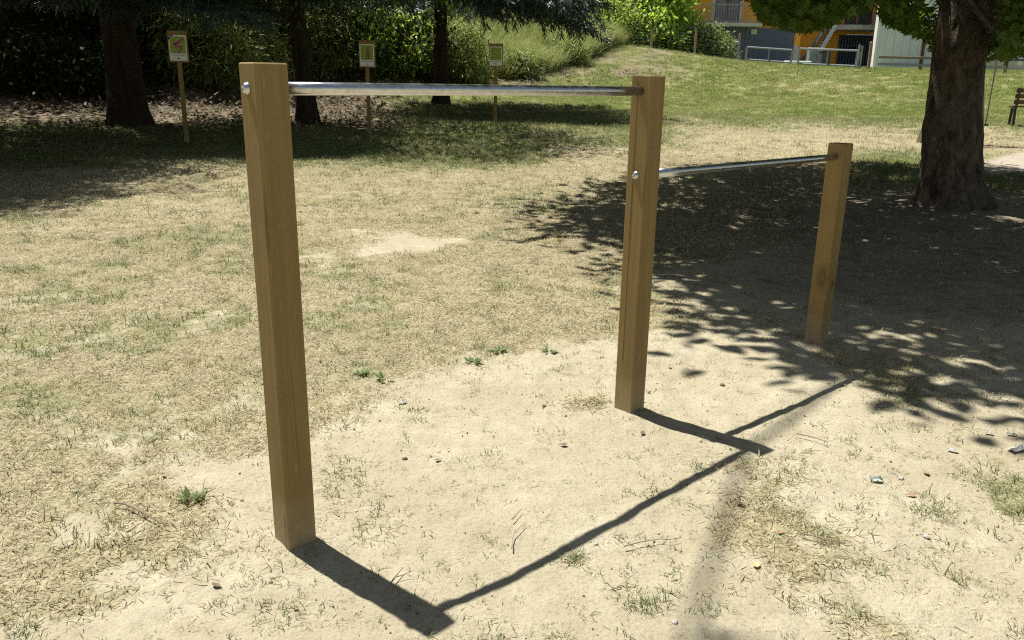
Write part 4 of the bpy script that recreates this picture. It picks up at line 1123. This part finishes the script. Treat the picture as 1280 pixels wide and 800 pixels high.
def grey_building():
    Y = 46.0; x0, x1 = X(1093.5, Y, 78), X(1345, Y, 60); ox = (x0 + x1) / 2
    t = thing('panel_building', 'plain pale blue grey building clad in tall vertical panels behind the tree', 'building', (ox, Y, 0))
    z0, z1 = 1.95, 8.0; n = 24
    for k in range(n):
        a = x0 + (x1 - x0) * k / n - ox; c = x0 + (x1 - x0) * (k + 1) / n - ox
        wall(MB(), a + .008, c - .008, .012 * (k % 2), .25, z0 + .28, z1).build('wall_panel', M['greypanel'], t)
    k7 = (Y + 7) / Y; B = MB().prism([(x0 - ox, .26), (x1 - ox, .26), (x1 - ox, 7), (x0 * k7 + .4 - ox, 7)], Matrix.Translation((0, 0, z0 - .2)), z1 - z0 + .202)
    B.build('wall', M['greypanel'], t)
    wall(MB(), x0 - ox - .12, x0 - ox - .005, -.05, .3, z0, z1).build('corner_trim', M['white'], t)
    wall(MB(), x0 - ox - .15, x1 - ox + .15, -.1, .02, z0 - .2, z0 + .27).build('plinth', M['concrete'], t)
    MB().prism([(x0 - ox - .2, -.2), (x1 - ox + .2, -.2), (x1 - ox + .2, 7.2), (x0 * k7 + .2 - ox, 7.2)], Matrix.Translation((0, 0, z1 + .006)), .25).build('roof', M['concrete'], t)
grey_building()

def low_wall():
    Y = 36.5; x0, x1 = X(1215, Y, 85), X(1400, Y, 90); ox = x0
    z1 = Zr(1255, 75.5, Y); g = 1.3
    t = thing('concrete_wall', 'low pale concrete wall right of the big trunk, on the slope', 'wall', (x0, Y, 0))
    n = 5
    for k in range(n):
        a = (x1 - x0) * k / n; c = (x1 - x0) * (k + 1) / n
        wall(MB(), a + .006, c - .006, 0, .2, g, z1, .006).build('wall_panel', M['concrete'], t)
    wall(MB(), -.02, x1 - x0 + .02, -.03, .23, z1 + .002, z1 + .06).build('coping', M['darkmetal'], t)
    s = wall(MB(), X(1271, Y, 80) - x0, X(1277.5, Y, 80) - x0, -.02, -.004, Zr(1274, 82, Y), Zr(1274, 76.5, Y)).build('notice_plate', M['white'], t)
low_wall()

def bin_things():
    def base(px, d): return at_range(px, d)
    x, y, z = base(1026, 46); t = thing('waste_bin', 'dark waste bin behind the right metal gate', 'bin', (x, y, z))
    MB().prism([(-.22, -.22), (.22, -.22), (.22, .22), (-.22, .22)], Matrix.Translation((0, 0, .06)), .75).build('body', M['darkmetal'], t)
    MB().box((0, 0, .85), (.52, .52, .06), None, .02).build('lid', M['darkmetal'], t)
    for s in (-1, 1): MB().tube([(s * .2 - .02, .2, .08), (s * .2 + .02, .2, .08)], .08, 12).build('wheel', M['blackiron'], t)
    x, y, z = base(1014, 47); t = thing('grey_cabinet', 'pale grey cabinet behind the right metal gate, left of the dark bin', 'cabinet', (x, y, z))
    MB().box((0, 0, .5), (.75, .45, 1.0), None, .02).build('body', M['galv'], t)
    MB().box((-.18, -.235, .5), (.35, .02, .9), None, .005).build('door', M['galv'], t); MB().box((.19, -.235, .5), (.35, .02, .9), None, .005).build('door', M['galv'], t)
    x, y, z = base(993, 45.5)
    o = MB().box((0, 0, .16), (1.3, .5, .32), None, .03).build('white_block', M['white']); o.location = (x, y, z); tag(o, 'low white block on the ground between the two gates', 'block')
bin_things()

# ------------------------------------------------------------------ bench and swing on the right
def bench():
    p = on_ground(1261, 158.5); q = on_ground(1267, 160); x, y = p[0], p[1]; z = gz(x, y); d = math.hypot(x, y)
    rz = -.35
    t = thing('park_bench', 'dark slatted park bench at the right edge beyond the trunk', 'bench', (x, y, z), rz)
    L = 1.7
    for k in range(2):
        b = MB(); xx = .06 + k * (L - .12)
        b.beam((xx, .38, -.02), (xx, .30, .42), .05, .06); b.beam((xx, -.10, -.02), (xx, .0, .42), .05, .06)
        b.beam((xx, -.06, .41), (xx, .36, .41), .05, .05); b.beam((xx, -.05, .40), (xx, -.14, .86), .05, .05)
        b.build('leg_frame', M['blackiron'], t)
    for k in range(4): MB().beam((0, .02 + k * .105, .45), (L, .02 + k * .105, .45), .09, .035, bev=.005).build('seat_slat', M['dark_wood'], t)
    for k in range(3): MB().beam((0, -.045 - k * .03, .55 + k * .125), (L, -.045 - k * .03, .55 + k * .125), .03, .095, bev=.005).build('back_slat', M['dark_wood'], t)
bench()

def swing():
    f = on_ground(1145, 178); x, y, z = f[0], f[1], gz(f[0], f[1])
    s = on_plane(1229, 158, y - .95)        # seat end hung from the beam
    t = thing('swing_frame', 'wooden swing on splayed legs half hidden behind the big trunk', 'swing', (x, y, z))
    H = 2.35; cx, cy = .42, -.55           # top of the splayed legs
    for k, (lx, ly) in enumerate(((0, 0), (.13, -.03))):
        MB().beam((lx, ly, -.2), (cx + lx * .4, cy, H), .09, .09, bev=.006).build('leg', M['rail_wood'], t)
    MB().beam((.62, -1.2, -.2), (cx + .09, cy - .1, H), .09, .09, bev=.006).build('leg', M['rail_wood'], t)
    Lb = 4.2; u = Vector((.96, -.28, 0)).normalized(); a = Vector((cx, cy, H + .07)); e = a + u * Lb
    MB().beam(a - u * .2, e + u * .2, .12, .12, bev=.006).build('beam', M['rail_wood'], t)
    n = Vector((-u.y, u.x, 0))
    for sg in (-1, 1):
        MB().beam(e + n * sg * .85 - Vector((0, 0, H + .3)), e + n * sg * .06 - Vector((0, 0, .05)), .09, .09, bev=.006).build('leg', M['rail_wood'], t)
    # seat on two ropes
    rx = s[0] - x; k = (rx - a.x) / u.x + .19; p1 = a + u * k; p0 = a + u * (k - .5); zs = s[2] - z + .03
    for p in (p0, p1): MB().tube([p - Vector((0, 0, .07)), Vector((p.x, p.y, zs))], .014, 6).build('rope', M['rope'], t)
    m = (p0 + p1) / 2; R3 = Matrix.Rotation(math.atan2(u.y, u.x), 3, 'Z')
    MB().box((m.x, m.y, zs - .012), (.56, .2, .03), R3, .006).build('seat', M['blackiron'], t)
swing()

# ------------------------------------------------------------------ small things on the ground
def twig(a, b, r, mat, label, fork=0, bend=.05, group=None):
    pa, pb = on_ground(*a), on_ground(*b); o = pa.copy(); L = np.linalg.norm(pb - pa)
    pts = []
    for k in range(7):
        f = k / 6; p = pa * (1 - f) + pb * f; s = np.array([-(pb - pa)[1], (pb - pa)[0], 0])
        p = p + s * bend * math.sin(f * PI) + s * random.uniform(-.015, .015); p[2] = gz(p[0], p[1]) + r * 1.1 + .014; pts.append(p - o)
    b_ = MB().tube(pts, [r * (1 - .55 * k / 6) for k in range(7)], 7)
    if fork:
        q = pts[4]; dv = (pb - pa) / L; sd_ = np.array([-dv[1], dv[0], 0])
        b_.tube([q, q + dv * L * .12 + sd_ * L * .12 * fork, q + dv * L * .22 + sd_ * L * .28 * fork + np.array([0, 0, .01])], [r * .5, r * .4, r * .2], 6)
    ob = b_.build('twig', M[mat], None, True); ob.location = o; tag(ob, label, 'twig', group)
G_TW = 'dry twigs on the ground'
twig((145, 635), (210, 665), .0042, 'twig', 'longest straight brown twig on the dry grass at lower left', 0, .02, G_TW)
twig((160, 671), (176, 661), .003, 'twig', 'short dark twig just below the long straight twig', 0, .02, G_TW)
twig((640, 692), (657, 659), .0022, 'twig_pale', 'thin curved twig on bare earth above the bar shadow', 0, .12, G_TW)
twig((478, 752), (505, 716), .0028, 'twig', 'forked twig lying in the shadow of the nearest post', -1, .03, G_TW)
twig((995, 547), (1034, 558), .0026, 'twig', 'thin twig right of the crossing bar shadows', 0, .03, G_TW)
twig((640, 655), (652, 642), .002, 'twig', 'tiny twig above the thin curved twig', 0, .03, G_TW)
twig((780, 690), (850, 678), .0024, 'twig_pale', 'pale branching twig right of the bar shadow', 1, .05, G_TW)
twig((1000, 672), (1060, 690), .0022, 'twig', 'thin dark twig on the earth at lower right', 0, .04, G_TW)

def pebble(px, py, r, mat, label, cat='stone', sq=.6, group='stones on the bare earth'):
    p = on_ground(px, py); bm = bmesh_ico(r, sq, px * 7 + py)
    o = bpy.data.objects.new('pebble', bm); COL.objects.link(o); o.location = (p[0], p[1], gz(p[0], p[1]) + r * sq * .55); o.rotation_euler = (0, 0, px)
    bm.materials.append(M[mat]); tag(o, label, cat, group)
import bmesh
def bmesh_ico(r, sq, seed):
    g = random.Random(seed); bm = bmesh.new(); bmesh.ops.create_icosphere(bm, subdivisions=2, radius=r)
    for v in bm.verts: v.co *= g.uniform(.82, 1.12); v.co.x *= 1.25; v.co.z *= sq
    for f in bm.faces: f.smooth = True
    me = bpy.data.meshes.new('pebble'); bm.to_mesh(me); bm.free(); return me
pebble(745, 681, .0065, 'stone', 'small white stone touching the lower edge of the bar shadow')
pebble(843, 779, .009, 'stone', 'round grey white stone near the bottom edge right of centre')
pebble(1126, 599, .010, 'stone', 'oval white stone in the sparse grass at the right')
pebble(1158, 672, .010, 'stone', 'rough pale stone in the sparse grass at lower right')
pebble(903, 482, .012, 'darkstone', 'dark brown stone inside the leaf shade left of the short post')
pebble(680, 508, .010, 'darkstone', 'dark flat stone on bare earth left of the middle post')
pebble(445, 640, .006, 'stone', 'tiny pale stone right of the nearest post foot')
pebble(838, 461, .008, 'darkstone', 'small dark stone just right of the middle post')
pebble(506, 574, .009, 'darkstone', 'two toned small stone on bare earth right of the nearest post')

def dead_leaf(px, py, size, mat, label, curl=.35):
    p = on_ground(px, py); b = MB(); n = 5; V = []; F = []
    for i in range(n + 1):
        f = i / n; wv = size * .32 * math.sin(PI * min(f * .92 + .06, 1)) ** .8; zc = curl * size * (f - .5) ** 2
        for s in (-1, 0, 1): V.append((s * wv, (f - .5) * size, zc + abs(s) * wv * curl + .004))
    for i in range(n):
        for s in range(2): F.append((i * 3 + s, i * 3 + s + 1, i * 3 + s + 4, i * 3 + s + 3))
    b.quadmesh(V, F); b.tube([(0, -.5 * size, .25 * curl * size + .004), (0, -.8 * size, .006)], .0012, 4)
    o = b.build('dead_leaf', M[mat], None, True); o.location = (p[0], p[1], gz(p[0], p[1]) + .002); o.rotation_euler = (.1, .15, random.uniform(0, 6.28))
    tag(o, label, 'leaf', 'fallen leaves on the bare earth')
dead_leaf(946, 710, .032, 'yellowleaf', 'pale yellow dead leaf on earth at lower right')
dead_leaf(1158, 594, .030, 'orangeleaf', 'orange dead leaf in the sparse grass at the right')
dead_leaf(1140, 621, .026, 'orangeleaf', 'darker orange dead leaf below the white oval stone')
dead_leaf(705, 558, .030, 'brownleaf', 'reddish brown dead leaf between the near and middle posts')
dead_leaf(547, 577, .024, 'brownleaf', 'brown dead leaf with a stalk left of centre on bare earth')
dead_leaf(803, 543, .028, 'brownleaf', 'small reddish dead leaf beside the middle post shadow')
dead_leaf(270, 735, .028, 'brownleaf', 'brown dead leaf in the grass at the lower left')
dead_leaf(205, 597, .02, 'orangeleaf', 'rusty dead leaf in the dry grass right of the dark weed')
dead_leaf(975, 668, .022, 'orangeleaf', 'tan dead leaf on the earth left of the sparse grass')
dead_leaf(382, 258, .05, 'brownleaf', 'dark red dead leaf far out on the dry field by the near post')
dead_leaf(925, 632, .034, 'brownleaf', 'crumpled dark brown leaf below the crossing shadows')

def scrap(px, py, size, mat, label, asp=.5):
    p = on_ground(px, py); g = random.Random(px); n = 6; V = []; F = []
    for i in range(n):
        for j in range(n):
            V.append(((i / (n - 1) - .5) * size + g.gauss(0, .05 * size), (j / (n - 1) - .5) * size * asp + g.gauss(0, .03 * size), abs(g.gauss(.1, .13)) * size + .006))
    for i in range(n - 1):
        for j in range(n - 1): F.append((i * n + j, (i + 1) * n + j, (i + 1) * n + j + 1, i * n + j + 1))
    o = MB().quadmesh(V, F).build('paper_scrap', M[mat]); o.location = (p[0], p[1], gz(p[0], p[1])); o.rotation_euler = (0, 0, g.uniform(-.5, .5)); tag(o, label, 'litter', 'litter in the sparse grass')
scrap(1269, 564, .065, 'paper', 'largest crumpled white paper at the right edge')
scrap(1264, 545, .035, 'paper', 'small white paper scrap above the largest crumpled paper')
scrap(1236, 543, .028, 'paper', 'thin white paper scrap at the edge of the tree shade')
scrap(1191, 566, .034, 'paper', 'white torn scrap left of the largest crumpled paper')
scrap(1095, 603, .042, 'glasspaper', 'dull green foil scrap in the sparse grass')
scrap(503, 505, .034, 'paper', 'small white scrap at the edge of the bare earth near the weeds', .6)

def rosette(px, py, n, L, label, dark=False, up=.35):
    p = on_ground(px, py); g = np.random.default_rng(px)
    t = thing('weed', label, 'plant', (p[0], p[1], gz(p[0], p[1])), 0, 'green weeds at the edge of the bare earth')
    a = g.uniform(0, 2 * PI, n)
    tip = np.stack([np.cos(a), np.sin(a), g.uniform(.1, up * 2.2, n)], 1); pos = np.stack([np.cos(a) * .012, np.sin(a) * .006, np.full(n, .006)], 1)
    base = None
    for k in range(min(n, 10)):
        leaf_mesh('leaf', pos[k:k + 1], tip[k:k + 1], np.array([[0, 0, 1.]]), np.array([L * g.uniform(.7, 1.2)]), OVAL * np.array([.6, 1]), M['weed'], t, g.uniform(0, 1, 1), .18)
    if n > 10:
        o = leaf_mesh('leaf_tuft', pos[10:], tip[10:], np.tile([[0, 0, 1.]], (n - 10, 1)), L * g.uniform(.5, 1., n - 10), OVAL * np.array([.6, 1]), M['weed'], t, g.uniform(0, .7, n - 10), .1); o['kind'] = 'stuff'
rosette(591, 454, 22, .05, 'largest broad leaved weed at the top edge of the bare earth')
rosette(480, 476, 18, .045, 'upright weed with pointed leaves between the near post and the largest weed', False, .7)
rosette(452, 468, 24, .04, 'scruffy weed just left of the upright pointed weed')
rosette(686, 441, 22, .045, 'dusty weed nearest the middle post')
rosette(622, 440, 26, .045, 'grey green weed right of the largest weed')
rosette(240, 626, 26, .042, 'dark green grassy weed in the dry grass left of the near post', True, .8)
